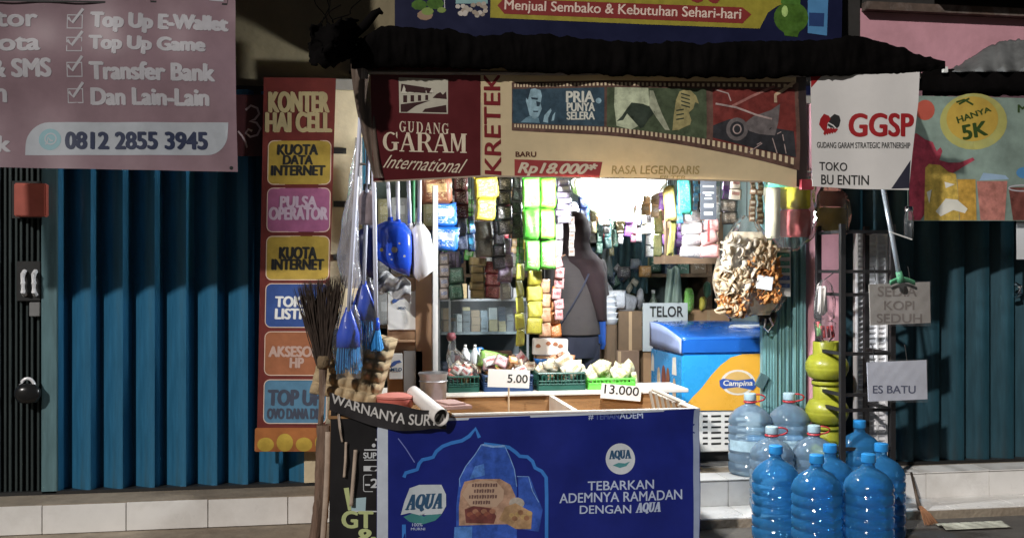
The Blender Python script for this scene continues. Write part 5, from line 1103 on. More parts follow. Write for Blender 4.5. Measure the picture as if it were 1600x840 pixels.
P = lambda n, a, b, c=None: sachet(n, a, b, c)
snk = [P('s_red', (.5, .08, .05), (.7, .5, .35)), P('s_white', (.7, .68, .66), (.5, .1, .1)), P('s_cream', (.66, .56, .42), (.4, .2, .1))]
fill('small red and white wrapped snack in the dark green basket by the pot', 'snack_packet', 'snack', 706, 744, 574, 588, 5.69, 8, snk, 'snacks in the green basket by the pot')
fill('small wrapped snack piled in the navy basket behind the 5.00 card', 'snack_packet', 'snack', 762, 828, 560, 584, 5.69, 16, [P('s_pink', (.66, .42, .44), (.6, .1, .12)), snk[1], P('s_orange', (.62, .28, .1), (.7, .6, .5)), snk[2]], 'snacks in the navy basket')
fill('pale cream cracker packet heaped in the wide green basket', 'cracker_packet', 'crackers', 846, 910, 562, 578, 5.69, 14, [P('s_pale', (.72, .66, .50), (.66, .56, .36)), P('s_pale2', (.74, .70, .58), (.6, .45, .25))], 'crackers in the wide green basket', (18, 28), (12, 20))
fill('pale noodle packet heaped in the bright green basket', 'noodle_packet', 'noodles', 922, 990, 572, 594, 5.69, 18, [P('s_noodle', (.70, .66, .40), (.60, .56, .22)), P('s_noodle2', (.72, .68, .48), (.5, .5, .2))], 'noodles in the bright green basket', (14, 22), (16, 24))
fill('orange brown snack stick behind the cracker basket', 'snack_stick', 'snack', 862, 892, 553, 562, 5.74, 6, [P('s_brn', (.42, .16, .06), (.5, .22, .1))], 'orange snacks behind the crackers', (10, 18), (6, 10))
# clear tied bag, bottles, cartons behind
tb = bag('clear tied bag of red snacks with its neck bunched up beside the white post', [(528, 704, 712), (542, 700, 712), (556, 698, 726), (575, 700, 746), (590, 702, 748)], None, 5.70, m_film, dep=.07, name='tied_bag', seed=3)
MB().lathe([(.02, 0), (.028, .02), (.02, .045)], W(705, 532, 5.70), 10).build('knot', mat('dark_red_tie', (.16, .04, .05), .6), tb, True)
for i, (u, v0, v1) in enumerate(((727, 538, 566), (742, 538, 570))):
    t = thing('bottle', ('small white sauce bottle standing nearest the tied bag', 'small white sauce bottle standing next to the blue carton')[i], 'bottle', W(u, v1, 5.80)); k = M(u, 5.8); hh_ = (v1 - v0) * k; c = W(u, v1, 5.8)
    MB().lathe([(7 * k, 0), (7.5 * k, .01), (7.5 * k, hh_ * .5), (4 * k, hh_ * .72), (2.5 * k, hh_ * .85)], c, 14).build('body', mat('milky_plastic', (.66, .68, .70), .3, var=.08), t, True)
    MB().lathe([(2.6 * k, hh_ * .85), (2.2 * k, hh_), (.001, hh_)], c, 12).build('nozzle', m_whp, t, True)
    MB().box(c.x - .03, c.x + .03, 5.77, 5.83, ZS, c.z).build('stand_block', m_card, t)
def carton(label, u0, v0, u1, v1, Y, dy, m, name='carton', cat='box', group=None, strip_m=None, base=None):
    t = thing(name, label, cat, (W((u0 + u1) / 2, v1, Y).x, Y + dy / 2, W((u0 + u1) / 2, v1, Y).z), group)
    boxpx(u0, v0, u1, v1, Y, dy, .003).build('carton_body', m, t)
    um = (u0 + u1) / 2; boxpx(um - 2.5, v0 + .5, um + 2.5, v1 - .5, Y - .0012, .001).build('tape', strip_m or mat('tan_tape', (.38, .27, .16), .3), t)
    return t
carton('blue carton standing between the sauce bottle and the green bag', 745, 543, 756, 606, 5.82, .05, mat('carton_blue', (.04, .22, .55), .5), strip_m=mat('tape_white', (.7, .7, .7), .4))
carton('pinkish flat carton lying behind the green bag', 758, 548, 800, 558, 5.86, .03, mat('carton_pink', (.50, .30, .26), .6))
packet_o = tag(packet('green_bag', P('limebag', (.36, .66, .16), (.5, .76, .3)), None, W(770, 562, 5.76), 44 * M(770, 5.76), 26 * M(770, 5.76), 1, ry=.2), 'pale lime green plastic bag lying on the navy basket', 'bag')
tbx = thing('biscuit_box', 'white biscuit box with small brown pictures standing behind the baskets', 'box', W(861, 556, 5.79)); boxpx(834, 529, 888, 555, 5.79, .06, .004, Matrix.Rotation(R(2), 3, 'Y')).build('box_body', mat('box_white', (.72, .66, .60), .5, var=.06), tbx)
for u, v in ((841, 540), (857, 536), (868, 537), (876, 540)): MB().add([W(u + 4 * math.cos(a) * (1 + .2 * math.sin(3 * a)), v + 3.2 * math.sin(a), 5.787) for a in [i * .7 for i in range(9)]], [tuple(range(9))]).build('printed_biscuit', ink('biscuit', (.36, .14, .07)), tbx)
boxpx(836, 555, 886, 606, 5.80, .05).build('riser', m_card, tbx)
bb = thing('bowl', 'blue plastic bowl behind the cracker basket', 'bowl', W(848, 562, 5.80)); c = W(848, 565, 5.80); MB().lathe([(.03, -.02), (.045, .0), (.055, .022), (.052, .022), (.04, 0), (.001, -.012)], c, 20, caps=False).build('bowl', mat('bowl_blue', (.03, .16, .5), .3), bb, True); MB().lathe([(.03, 0), (.03, c.z - .02 - ZS)], (c.x, c.y, ZS), 12).build('foot', m_dg, bb)
# price cards
def price_card(label, u0, v0, u1, v1, Y, txt, tq, rot, stick):
    t = thing('price_card', label, 'price card', W((u0 + u1) / 2, v1, Y)); uc, vc = (u0 + u1) / 2, (v0 + v1) / 2; k = M(uc, Y); c = W(uc, vc, Y)
    Rm = Matrix.Rotation(rot, 3, 'Y'); w, h = (u1 - u0) * k, (v1 - v0) * k
    MB().box(c.x - w / 2, c.x + w / 2, Y - .001, Y + .001, c.z - h / 2, c.z + h / 2, Rm).build('card', mat('card_white', (.74, .73, .69), .5, var=.04), t)
    vs_, fs_ = text_mesh(txt, .01); mb = MB()
    mb.add([c + Rm @ Vector(((tq[0] + a * (tq[2] - tq[0]) - uc) * k, -.0022, -(tq[1] + b * (tq[3] - tq[1]) - vc) * k)) for a, b in vs_], fs_); mb.build('lettering', bk, t)
    if stick: MB().tube([c + Vector((0, .004, 0)), Vector((c.x, Y + .004, stick))], .005, 6).build('stick', mat('pale_stick', (.55, .42, .28), .6), t)
    return t
price_card('white 5.00 price card on a stick in front of the navy basket', 762, 577, 828, 605, 5.40, '5.00', (793, 584, 825, 597), R(3), .49)
price_card('white 13.000 price card hanging on the bright green basket', 938, 601, 1003, 624, 5.515, '13.000', (943, 602, 999, 616), R(6), .716)
# slatted crate on the tray
cr = thing('plastic_crate', 'grey slatted plastic crate leaning in the right tray', 'crate', (W(1045, 0, 5.2).x, 5.2, .49)); m_crg = mat('crate_grey', (.42, .38, .32), .5, var=.15)
c0, c1 = W(1024, 612, 5.25), W(1068, 634, 5.05)
for i in range(6):
    f = i / 5; p = c0.lerp(c1, f); MB().box(p.x - .007, p.x + .007, p.y, p.y + .012, .49, p.z + .01, Matrix.Rotation(R(-12), 3, 'Y')).build('slat', m_crg, cr)
MB().tube([c0 + Vector((-.015, 0, .015)), c1 + Vector((.012, 0, .012))], .011, 8).build('rim', m_crg, cr); MB().tube([Vector((c0.x - .01, c0.y, .55)), Vector((c1.x, c1.y, .55))], .009, 8).build('lower_rim', m_crg, cr)

# ================================================================== STEEL CABINET WITH PACKS
cb0, cb1, YC = W(684, 0, 6.35).x, W(826, 0, 6.35).x, 6.35
sc_ = thing('steel_cabinet', 'grey steel cabinet with cigarette shelves inside the shop', 'cabinet', ((cb0 + cb1) / 2, YC, .2)); m_alu = mat('grey_alu', (.30, .33, .35), .4, metal=.5, var=.2)
zt, zm, zb = W(750, 470, YC).z, W(750, 522, YC).z, W(750, 596, YC).z
cb0 = max(cb0, .15)
for z in (zt, zm, zb, .22): MB().box(cb0, cb1, YC, YC + .35, z, z + .015).build('shelf', m_alu, sc_)
MB().box(cb0, cb1, YC + .352, YC + .365, .2, zt).build('back_panel', mat('cab_back', (.10, .12, .13), .6), sc_)
for x in (cb0, W(701, 0, YC).x, cb1 - .015): MB().box(x, x + .014, YC - .012, YC, .2, zt + .02).build('post', m_alu, sc_)
MB().box(cb0, cb1 - .001, YC - .006, YC - .002, zm, zt).build('glass', clear_film('glass_pane', (.9, .95, .96), .05, 0), sc_)
cols = [(.16, .17, .18), (.5, .5, .5), (.3, .2, .12), (.08, .1, .14), (.26, .3, .34), (.45, .36, .2), (.12, .05, .05), (.34, .36, .4), (.08, .14, .13)]
PWORD = dict(zip(['pack%d' % i for i in range(9)], ('charcoal', 'white', 'brown', 'navy', 'slate', 'gold', 'maroon', 'silver', 'dark green')))
pm = [mat('pack%d' % i, c, .4, var=.2, scale=25) for i, c in enumerate(cols)]
packmesh = MB().box(-.5, .5, -.5, .5, -.5, .5, bev=.02)
pme = bpy.data.meshes.new('cigarette_pack'); pme.from_pydata(packmesh.v, [], packmesh.f); pme.materials.append(None)
def pack(m, c, s, label, group, name='cigarette_pack', cat='cigarettes', rz=0, wd=None):
    if wd: label = label.replace('small ', 'small ' + wd + ' ').replace('printed ', wd + ' printed ')
    o = bpy.data.objects.new(name, pme); COL.objects.link(o); o.material_slots[0].link = 'OBJECT'; o.material_slots[0].material = m; o.location = c; o.scale = s; o.rotation_euler = (0, 0, rz); return tag(o, label, cat, group)
GWORD = ('teal', 'silver grey', 'brown', 'navy', 'cream', 'dark green', 'rust red', 'mustard', 'slate blue', 'white', 'black', 'sage')
for z0, lv, lab in ((zm + .015, 8, 'small cigarette pack stacked on the middle shelf of the steel cabinet'), (zb + .015, 11, 'small cigarette pack stacked on the low shelf of the steel cabinet')):
    x = cb0 + .03
    while x < cb1 - .04:
        w = rr.choice((.034, .045, .055)); mm = rr.choice(pm); n = rr.randint(4, lv - 1) if lv < 9 else rr.randint(5, 9); hz = rr.choice((.022, .022, .045, .075)); z = z0
        while z + hz < z0 + (.175 if lv < 9 else .22) and n > 0:
            if rr.random() < .15: mm = rr.choice(pm)
            pack(mm, (x + w / 2, YC + .06 + rr.uniform(-.01, .01), z + hz / 2), (w, .085, hz * .96), lab, lab.replace('small cigarette pack', 'packs'), wd=PWORD[mm.name], rz=rr.uniform(-.05, .05)); z += hz; n -= 1
        x += w + .006
# things standing on top of the cabinet
for i in range(9):
    x = cb0 + .05 + i * .058; h = rr.uniform(.06, .10); mm = rr.choice(pm); pack(mm, (x, YC + .1, zt + .015 + h / 2), (.05, .06, h), 'small carton standing in the row on top of the steel cabinet', 'cartons on top of the steel cabinet', 'small_carton', 'box', wd=PWORD[mm.name])

# ================================================================== BACK SHELVES
YB = 7.28; shl = thing('wall_shelf', 'dark wooden shelves full of goods along the back wall', 'shelf', (1.5, 7.5, .2)); m_shw = mat('shelf_wood', (.12, .075, .045), .7, var=.4, stretch=(1, 6, 6))
bx0, bx1 = .2, 2.74; levels = [.62, .98, 1.34, 1.68]
for z in levels: MB().box(bx0, bx1, YB, 7.74, z, z + .025).build('shelf_board', m_shw, shl)
for x in (bx0, .85, 1.5, 2.1, bx1 - .04): MB().box(x, x + .035, YB + .01, 7.72, .2, 2.1).build('upright', m_shw, shl)
gcol = [(.10, .22, .22), (.30, .30, .32), (.20, .14, .09), (.05, .08, .14), (.36, .34, .28), (.07, .16, .12), (.28, .10, .08), (.42, .38, .2), (.14, .2, .3), (.5, .5, .5), (.12, .10, .1), (.2, .26, .2)]
gm = [sachet('goods%d' % i, c, tuple(min(1, q * 1.5 + .03) for q in c)) for i, c in enumerate(gcol)]
for li, z in enumerate(levels):
    x = bx0 + .06
    while x < bx1 - .12:
        if any(abs(x + .05 - u) < .09 for u in (.867, 1.517, 2.117)): x += .06; continue
        kind = rr.random(); gi = rr.randrange(len(gm)); m_ = gm[gi]; wd = GWORD[gi]; lv = ('lowest', 'second', 'third', 'top')[li]
        if kind < .45:
            w, h = rr.uniform(.07, .13), rr.uniform(.10, .24); pack(m_, (x + w / 2, YB + .12, z + .026 + h / 2), (w * .97, .14, h), 'printed carton on the %s back shelf' % lv, 'cartons on the %s back shelf' % lv, 'goods_carton', 'box', wd=wd)
        elif kind < .75:
            w, h = rr.uniform(.08, .13), rr.uniform(.12, .2); o = packet('goods_packet', m_, None, (x + w / 2, YB + .10, z + .026 + h / 2), w, h, 1, rz=rr.uniform(-.3, .3)); tag(o, wd + ' printed plastic packet on the %s back shelf' % lv, 'packet', 'packets on the %s back shelf' % lv)
        else:
            w, h = .07, rr.uniform(.16, .25); t = thing('bottle', wd + ' slim bottle with cap on the %s back shelf' % lv, 'bottle', (x + w / 2, YB + .1, z + .026), 'bottles on the %s back shelf' % lv); c = (x + w / 2, YB + .1, z + .0255)
            MB().lathe([(.028, 0), (.032, .008), (.032, h * .6), (.014, h * .8), (.012, h * .9)], c, 12).build('body', m_, t, True); MB().lathe([(.015, h * .9), (.015, h), (.001, h)], c, 10).build('cap', m_whp, t)
        x += w + .012
# teal curtain, hanging clothes and bits
cu = thing('curtain', 'dark teal curtain hanging at the back of the shop', 'curtain', W(975, 300, 7.2))
def curt(a, b): return W(940 + 72 * a, 318 + 140 * b, 7.15 + .02 * math.sin(a * 40 + b))
MB().grid(curt, 60, 6).build('cloth', mat('curtain_teal', (.06, .12, .14), .9, var=.2), cu, True, thick=.003); MB().tube([W(936, 318, 7.15), W(1016, 318, 7.15)], .008, 8).build('curtain_rod', m_pole, cu)
for i, (u0, v0, u1, v1, m_, lb_) in enumerate(((1040, 418, 1064, 478, mat('cloth_sage', (.20, .26, .22), .9, var=.2), 'sage green cloth hanging by the wooden shelf'), (934, 388, 956, 432, mat('cloth_grey', (.16, .19, .18), .9, var=.2), 'grey green cloth hanging behind the person'))):
    t = thing('hanging_cloth', lb_, 'cloth', W(u0, v0, 6.9))
    MB().grid(lambda a, b: W(u0 + (u1 - u0) * a + 5 * (b - .5) * (a - .5) * 2, v0 + (v1 - v0) * b + 3 * math.sin(a * 7), 6.9 + .02 * math.sin(a * 12 + b * 3)), 20, 10).build('cloth', m_, t, True, thick=.003)
    MB().tube([W((u0 + u1) / 2, v0 + 1, 6.9), W((u0 + u1) / 2, v0 - 60, 7.1)], .003, 5).build('cord', m_iron, t)
# small wooden wall rack right, above freezer
ws = thing('wooden_rack', 'brown wooden hanging rack under the white snack packs', 'rack', W(1085, 410, 6.2)); m_rw = mat('rack_wood', (.20, .13, .08), .7, var=.35)
boxpx(1038, 398, 1130, 412, 6.2, .25).build('shelf_board', m_rw, ws); boxpx(1040, 330, 1048, 397.5, 6.2, .03).build('upright', m_rw, ws); boxpx(1122, 330, 1130, 397.5, 6.2, .03).build('upright', m_rw, ws)
for u in (1044, 1126): MB().tube([W(u, 331, 6.215), W(u, 200, 6.215)], .004, 6).build('wire', m_iron, ws)
# floor goods in the middle
def stackbox(label, q, Y, dy, m): return carton(label, *q, Y, dy, m)
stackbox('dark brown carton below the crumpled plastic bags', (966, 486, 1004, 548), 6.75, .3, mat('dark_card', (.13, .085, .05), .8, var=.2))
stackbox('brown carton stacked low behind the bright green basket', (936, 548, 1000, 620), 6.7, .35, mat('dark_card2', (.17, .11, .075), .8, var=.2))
stackbox('tan carton behind the freezer top', (1072, 484, 1142, 560), 7.0, .25, m_card)
stackbox('large worn carton on the floor behind the counter', (912, 622, 1010, 690), 6.75, .4, m_card)
for i in range(5):
    c = W(952 - i * .6, 506 - i * 9, 6.7); t = thing('foam_cup_stack', 'white foam container in the stack beside the dark carton', 'container', c, 'white foam containers'); k = M(952, 6.7)
    MB().lathe([(11 * k, 0), (14 * k, 8 * k), (14.5 * k, 9 * k), (.001, 8.5 * k)], c, 16).build('container', mat('foam', (.66, .68, .70), .6, var=.05), t, True)
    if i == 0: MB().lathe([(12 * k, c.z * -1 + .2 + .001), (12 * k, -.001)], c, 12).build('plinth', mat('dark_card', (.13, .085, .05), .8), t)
bag('blue plastic bag hanging beside the person', [(440, 930, 934), (462, 926, 940), (500, 922, 946), (535, 926, 946), (545, 930, 944)], None, 6.55, mat('blue_bag', (.03, .12, .50), .35, var=.25, bump=.6, bscale=15), dep=.05, seed=9)
for i, (u, v, w) in enumerate(((962, 462, 34), (982, 468, 30), (948, 450, 24), (1000, 460, 26))):
    o = packet('crumpled_bag', (mat('bag_white', (.52, .54, .58), .35, var=.3, bump=.9, bscale=20), mat('bag_grey', (.30, .31, .34), .35, var=.35, bump=.9, bscale=20))[i % 2], None, W(u, v + 6, 6.8 + .04 * i), w * M(u, 6.8), 30 * M(u, 6.8), 1, rz=.4 * i, ry=.3 * i); tag(o, ('white crumpled plastic bag on the dark carton', 'grey crumpled plastic bag right of the white one', 'white crumpled plastic bag beside the blue bag', 'grey crumpled plastic bag under the teal curtain')[i], 'bag')
for i, (u, v, w, h, col, lb_) in enumerate(((928, 438, 30, 20, (.56, .52, .42), 'pale paper parcel lying on the shelf behind the person'), (1008, 424, 22, 18, (.48, .26, .08), 'orange brown packet on the back shelf'), (975, 425, 26, 18, (.12, .11, .12), 'dark packet on the back shelf near the orange one'), (992, 412, 22, 16, (.3, .32, .36), 'silver packet on the back shelf'), (1076, 470, 26, 40, (.22, .56, .10), 'bright green plastic packet standing behind the freezer'), (1098, 474, 24, 22, (.50, .42, .06), 'yellow banana bunch-like packet behind the freezer'), (1105, 452, 30, 26, (.06, .16, .10), 'dark green packet above the yellow one'))):
    o = packet('loose_packet', sachet('loose%d' % i, col, tuple(min(1, q * 1.3) for q in col)), None, W(u, v, 7.0), w * M(u, 7), h * M(u, 7), 1, rz=.2 * i); tag(o, lb_, 'packet')
for i in range(14):
    ri = rr.randrange(len(gm)); u, v = 938 + rr.random() * 60, 415 + rr.random() * 40; o = packet('loose_packet', gm[ri], None, W(u, v, 7.1), rr.uniform(10, 18) * M(u, 7), rr.uniform(10, 18) * M(u, 7), 2, rz=rr.uniform(-1, 1), ry=rr.uniform(-1, 1)); tag(o, 'small ' + GWORD[ri] + ' jumbled packet heaped under the teal curtain', 'packet', 'jumbled packets under the curtain')
for i in range(12):
    u, v = 905 + rr.random() * 70, 352 + rr.random() * 60; 
    ri = rr.randrange(len(gm)); strip('thin strip of tiny ' + GWORD[ri] + ' sachets hanging deep in the shop', u, 318 + rr.random() * 20, 350 + rr.random() * 50, 8 + 5 * rr.random(), rr.randint(2, 4), 6.2 + rr.random() * .5, gm[ri], 0, group='thin sachet strips deep in the shop')
for i in range(9):
    u = 1000 + i * 7 + rr.uniform(-2, 2)
    ri = rr.randrange(len(gm)); strip('thin ' + GWORD[ri] + ' sachet strip hanging between curtain and wooden rack', u, 300 + rr.random() * 20, 350 + rr.random() * 40, 9, 3, 6.4 + rr.random() * .3, gm[ri], 0, group='thin strips between curtain and rack')
VIV = [('crimson', (.40, .03, .05)), ('orange', (.55, .22, .04)), ('yellow', (.62, .52, .08)), ('leaf green', (.10, .34, .08)), ('sky blue', (.12, .38, .62)), ('violet', (.24, .10, .34)), ('pink', (.60, .25, .34)), ('white', (.62, .62, .60)), ('silver', (.38, .40, .44)), ('navy', (.03, .06, .22)), ('tan', (.42, .28, .15)), ('turquoise', (.06, .42, .42))]
vm = [sachet('vivid%d' % i, c, tuple(min(1, q * .6 + .2) for q in c), tuple(max(0, q * .3) for q in c)) for i, (n_, c) in enumerate(VIV)]
rv = random.Random(99)
for (ua, ub, va, vb_, Ya, where, n) in ((690, 830, 300, 405, 6.10, 'behind the front row left of the lime packs', 12), (905, 1000, 300, 372, 6.55, 'deep in the shop behind the lamps', 12), (1005, 1140, 282, 345, 5.95, 'behind the white snack bundle', 11), (1010, 1120, 345, 400, 6.6, 'at the back above the freezer', 9)):
    for k in range(n):
        u = ua + (ub - ua) * (k + .5) / n + rv.uniform(-3, 3); gi = rv.randrange(12); v0 = va + rv.uniform(-8, 12); v1 = vb_ + rv.uniform(-18, 12); w = rv.uniform(9, 15)
        strip('%s sachet strip hanging %s' % (VIV[gi][0], where), u, v0, v1, w, max(2, int((v1 - v0) / (w * 1.15))), Ya + rv.uniform(-.08, .12), vm[gi], 2, group='sachet strips ' + where, jitter=1.5)
# egg sign
eg = thing('egg_sign', 'white paper sign reading TELOR standing behind the freezer', 'sign', W(1040, 520, 6.78)); boxpx(1003, 473, 1076, 548, 6.78, .004).build('paper', mat('sign_paper', (.38, .41, .42), .6, var=.08), eg)
vs_, fs_ = text_mesh('TELOR', .02); MB().add([W(1015 + 53 * a, 478 + 17 * b, 6.777) for a, b in vs_], fs_).build('lettering', bk, eg)
dnv = ink('egg_navy', (.05, .08, .14)); boxpx(1027, 500, 1066, 530, 6.776, .001).build('printed_box', ink('egg_grey', (.42, .48, .54)), eg)
for v in (501, 506, 511): boxpx(1021, v, 1027, v + 2.5, 6.776, .001).build('printed_bar', dnv, eg)
boxpx(1026, 500, 1028, 512, 6.7745, .001).build('printed_bar', dnv, eg); boxpx(1064, 500, 1066, 512, 6.7745, .001).build('printed_bar', dnv, eg)
MB().box(W(1006, 0, 6.79).x, W(1074, 0, 6.79).x, 6.80, 6.98, .2, W(1040, 545, 6.8).z).build('stand', m_card, eg)

# ================================================================== FREEZER
fx0, fy0, fx1, fy1 = W(1066, 0, 5.96).x, 5.96, 2.776, 6.60
fz = thing('chest_freezer', 'blue and orange ice cream chest freezer with curved lid beside the teal shutter', 'freezer', ((fx0 + fx1) / 2, 6.3, .2))
m_fb = mat('freezer_blue', (.03, .33, .72), .28, var=.05, coat=.4); m_fo = mat('freezer_orange', (.80, .42, .05), .3, var=.05, coat=.4); m_fw = mat('freezer_white', (.74, .74, .72), .35, var=.05); m_fd = mat('freezer_deep', (.015, .12, .50), .25, var=.08, coat=.4)
zb0, zb1, zl = W(1130, 642, fy0).z, W(1130, 552, fy0).z, W(1130, 528, fy0).z
MB().box(fx0, fx1, fy0, fy1, zb0, zb1, bev=.012).build('cabinet', m_fb, fz)
MB().box(fx0 + .004, fx1 - .004, fy0 + .004, fy1, .285, zb0 - .001, bev=.005).build('base', m_fw, fz)
MB().box(fx0 + .02, fx1 - .02, fy0 + .05, fy1 - .03, .21, .284).build('plinth', m_iron, fz)
MB().box(fx0 + .0, fx1, fy0 - .01, fy0 + .03, .203, .222).build('foot_rail', mat('aluminium', (.45, .45, .46), .38), fz)
def lid(a, b):
    y = fy0 - .005 + (fy1 - fy0) * b; x = fx0 - .004 + (fx1 - fx0) * a
    return (x, y, zl + .075 * math.sin(min(1, b * 1.15) * math.pi * .5) - .02 * (a - .5) ** 2)
MB().grid(lid, 16, 14).build('lid', m_fd, fz, True, thick=.012)
MB().box(fx0 - .004, fx1, fy0 - .005, fy1, zb1 + .001, zl - .002, bev=.008).build('lid_frame', m_fd, fz)
def endcap(a, b): y = fy0 - .008 + (fy1 - fy0) * a; return (fx0 - .0075, y, zb1 + .004 + b * (zl + .072 * math.sin(min(1, a * 1.15) * math.pi * .5) - zb1 - .006))
MB().grid(endcap, 14, 3).build('lid_trim', mat('lavender_trim', (.36, .44, .70), .35), fz, True, thick=.003)
# print on the front: an orange field with a sweeping edge
yF = fy0 - .0015
def fpx(pts, Y=yF): return [W(u, v, Y) for u, v in pts]
MB().add(fpx([(1066.5, 641), (1072, 632), (1082, 620), (1096, 606), (1112, 585), (1126, 570), (1142, 558), (1160, 553), (1260, 550), (1260, 639.5)]), [tuple(range(10))]).build('orange_print', m_fo, fz)
lo = [(1153 + 27 * math.cos(a), 597 + 20 * math.sin(a)) for a in [i * .2618 for i in range(24)]]
MB().add(fpx(lo, yF - .0012), [tuple(range(24))]).build('logo_halo', ink('halo', (.75, .70, .62)), fz)
MB().add(fpx([(1153 + 22 * math.cos(a), 597 + 17 * math.sin(a)) for a in [i * .2618 for i in range(24)]], yF - .0024), [tuple(range(24))]).build('logo_oval', ink('logo_gold', (.66, .42, .14)), fz)
MB().add(fpx([(1124, 594), (1130, 591), (1152, 594), (1176, 591), (1183, 601), (1177, 609), (1152, 604), (1130, 607), (1125, 603)], yF - .0036), [tuple(range(9))]).build('logo_ribbon', ink('ribbon_blue', (.03, .09, .38)), fz)
vs_, fs_ = text_mesh('Campina', .02, .15); MB().add([W(1130 + 46 * a, 594 + 11 * b - 3 * (a - .5) ** 2, yF - .005) for a, b in vs_], fs_).build('lettering', ink('logo_cream', (.78, .74, .66)), fz)
for v in range(6):
    for u0, u1 in ((1098, 1106), (1111, 1127), (1132, 1146), (1151, 1166)):
        boxpx(u0, 648 + v * 8.6, u1, 651 + v * 8.6, fy0 + .0025, .001).build('vent_slot', m_iron, fz)
# ice cream pictures on the left side, on the x = fx0 plane
def sidep(pts, off, m, nm):   # pts: (y along the side 0..1, height 0..1)
    MB().add([(fx0 - off, fy0 + (fy1 - fy0) * y, zb0 + (zb1 - zb0) * z) for y, z in pts], [tuple(range(len(pts)))]).build(nm, m, fz)
for i, (y, w, z0, z1, col) in enumerate(((.72, .10, .22, .66, (.55, .42, .30)), (.56, .12, .16, .72, (.20, .06, .035)), (.42, .10, .2, .70, (.26, .10, .05)), (.22, .09, .05, .55, (.50, .36, .24)))):
    sidep([(y + w * math.cos(a) * .6, (z0 + z1) / 2 + (z1 - z0) / 2 * math.sin(a)) for a in [k * .39 for k in range(16)]], .0015 + .0008 * i, ink('icecream%d' % i, col), 'printed_ice_cream')
    sidep([(y - .02, z0 - .1), (y + .02, z0 - .1), (y + .02, z0 + .02), (y - .02, z0 + .02)], .0012, ink('stick_wood', (.5, .36, .2)), 'printed_stick')
sidep([(.88, .55), (.98, .55), (.96, .8), (.92, .9), (.88, .8)], .0015, ink('halo', (.75, .70, .62)), 'printed_badge'); sidep([(.16, .6), (.3, .6), (.28, .9), (.18, .92)], .0015, ink('halo', (.75, .70, .62)), 'printed_badge')
gcl = tag(packet('white_tray', mat('foam', (.66, .68, .70), .6), None, W(1165, 510, 6.2), .22, .03, 0, d=.4), 'flat white plastic tray lying on the freezer lid', 'tray')

# ================================================================== PERSON (seen from behind)
PX, PY = W(899, 0, 6.15).x, 6.15
pe = thing('person', 'person in a grey shirt and dark trousers with a bag strap, back to the street', 'person', (PX, PY, .2))
pe.scale = (.84, .95, 1.0); F = .2
jn = {'pel': (0, 0, .86), 'sp': (.0, .015, 1.02), 'ch': (.005, .03, 1.16), 'nk': (.012, .05, 1.29), 'hd0': (.016, .065, 1.35), 'hd1': (.02, .075, 1.43), 'hd2': (.02, .07, 1.49),
      'sl': (-.15, .03, 1.23), 'el': (-.20, .08, 1.0), 'wl': (-.12, .26, .96), 'hl': (-.10, .32, .97), 'sr': (.16, .03, 1.23), 'er': (.21, .07, 1.0), 'wr': (.14, .26, .98), 'hr': (.12, .32, .99),
      'hpl': (-.085, 0, .82), 'knl': (-.09, .02, .46), 'anl': (-.09, -.01, .07), 'tol': (-.10, .13, .03), 'hpr': (.085, 0, .82), 'knr': (.09, .02, .46), 'anr': (.09, -.01, .07), 'tor': (.10, .13, .03)}
rad = {'pel': .14, 'sp': .12, 'ch': .13, 'nk': .05, 'hd0': .075, 'hd1': .092, 'hd2': .07, 'sl': .062, 'el': .042, 'wl': .028, 'hl': .03, 'sr': .062, 'er': .042, 'wr': .028, 'hr': .03, 'hpl': .09, 'knl': .058, 'anl': .04, 'tol': .03, 'hpr': .09, 'knr': .058, 'anr': .04, 'tor': .03}
ed = [('pel', 'sp'), ('sp', 'ch'), ('ch', 'nk'), ('nk', 'hd0'), ('hd0', 'hd1'), ('hd1', 'hd2'), ('ch', 'sl'), ('sl', 'el'), ('el', 'wl'), ('wl', 'hl'), ('ch', 'sr'), ('sr', 'er'), ('er', 'wr'), ('wr', 'hr'), ('pel', 'hpl'), ('hpl', 'knl'), ('knl', 'anl'), ('anl', 'tol'), ('pel', 'hpr'), ('hpr', 'knr'), ('knr', 'anr'), ('anr', 'tor')]
for s_, hn in ((-1, 'hl'), (1, 'hr')):
    hx, hy, hz = jn[hn]
    for i, (dx, L) in enumerate(((-.03, .055), (-.011, .07), (.009, .075), (.028, .065))):
        a, b = hn + 'f%da' % i, hn + 'f%db' % i; jn[a] = (hx + dx, hy + .045, hz + .004); jn[b] = (hx + dx * 1.15, hy + .03 + L, hz - .018); rad[a] = .010; rad[b] = .008; ed += [(hn, a), (a, b)]
    a, b = hn + 'ta', hn + 'tb'; jn[a] = (hx - s_ * .038, hy + .005, hz + .004); jn[b] = (hx - s_ * .055, hy + .04, hz); rad[a] = .011; rad[b] = .009; ed += [(hn, a), (a, b)]
ks = list(jn); me = bpy.data.meshes.new('body'); me.from_pydata([(PX + jn[k][0], PY + jn[k][1], F + jn[k][2]) for k in ks], [(ks.index(a), ks.index(b)) for a, b in ed], [])
body = link('body', me, None, pe); md = body.modifiers.new('skin', 'SKIN'); 
for i, k in enumerate(ks): me.skin_vertices[0].data[i].radius = (rad[k], rad[k]); me.skin_vertices[0].data[i].use_root = (k == 'pel')
body.modifiers.new('sub', 'SUBSURF').levels = 2; body.modifiers['sub'].render_levels = 2
m_skin = mat('skin', (.36, .20, .13), .5, var=.06); me.materials.append(m_skin); md.use_smooth_shade = True
m_shirt = mat('grey_shirt', (.035, .03, .031), .9, var=.1, scale=9, bump=.35, bscale=14, stretch=(1, 1, 2.5)); m_trs = mat('dark_trousers', (.015, .018, .035), .85, var=.2, bump=.2)
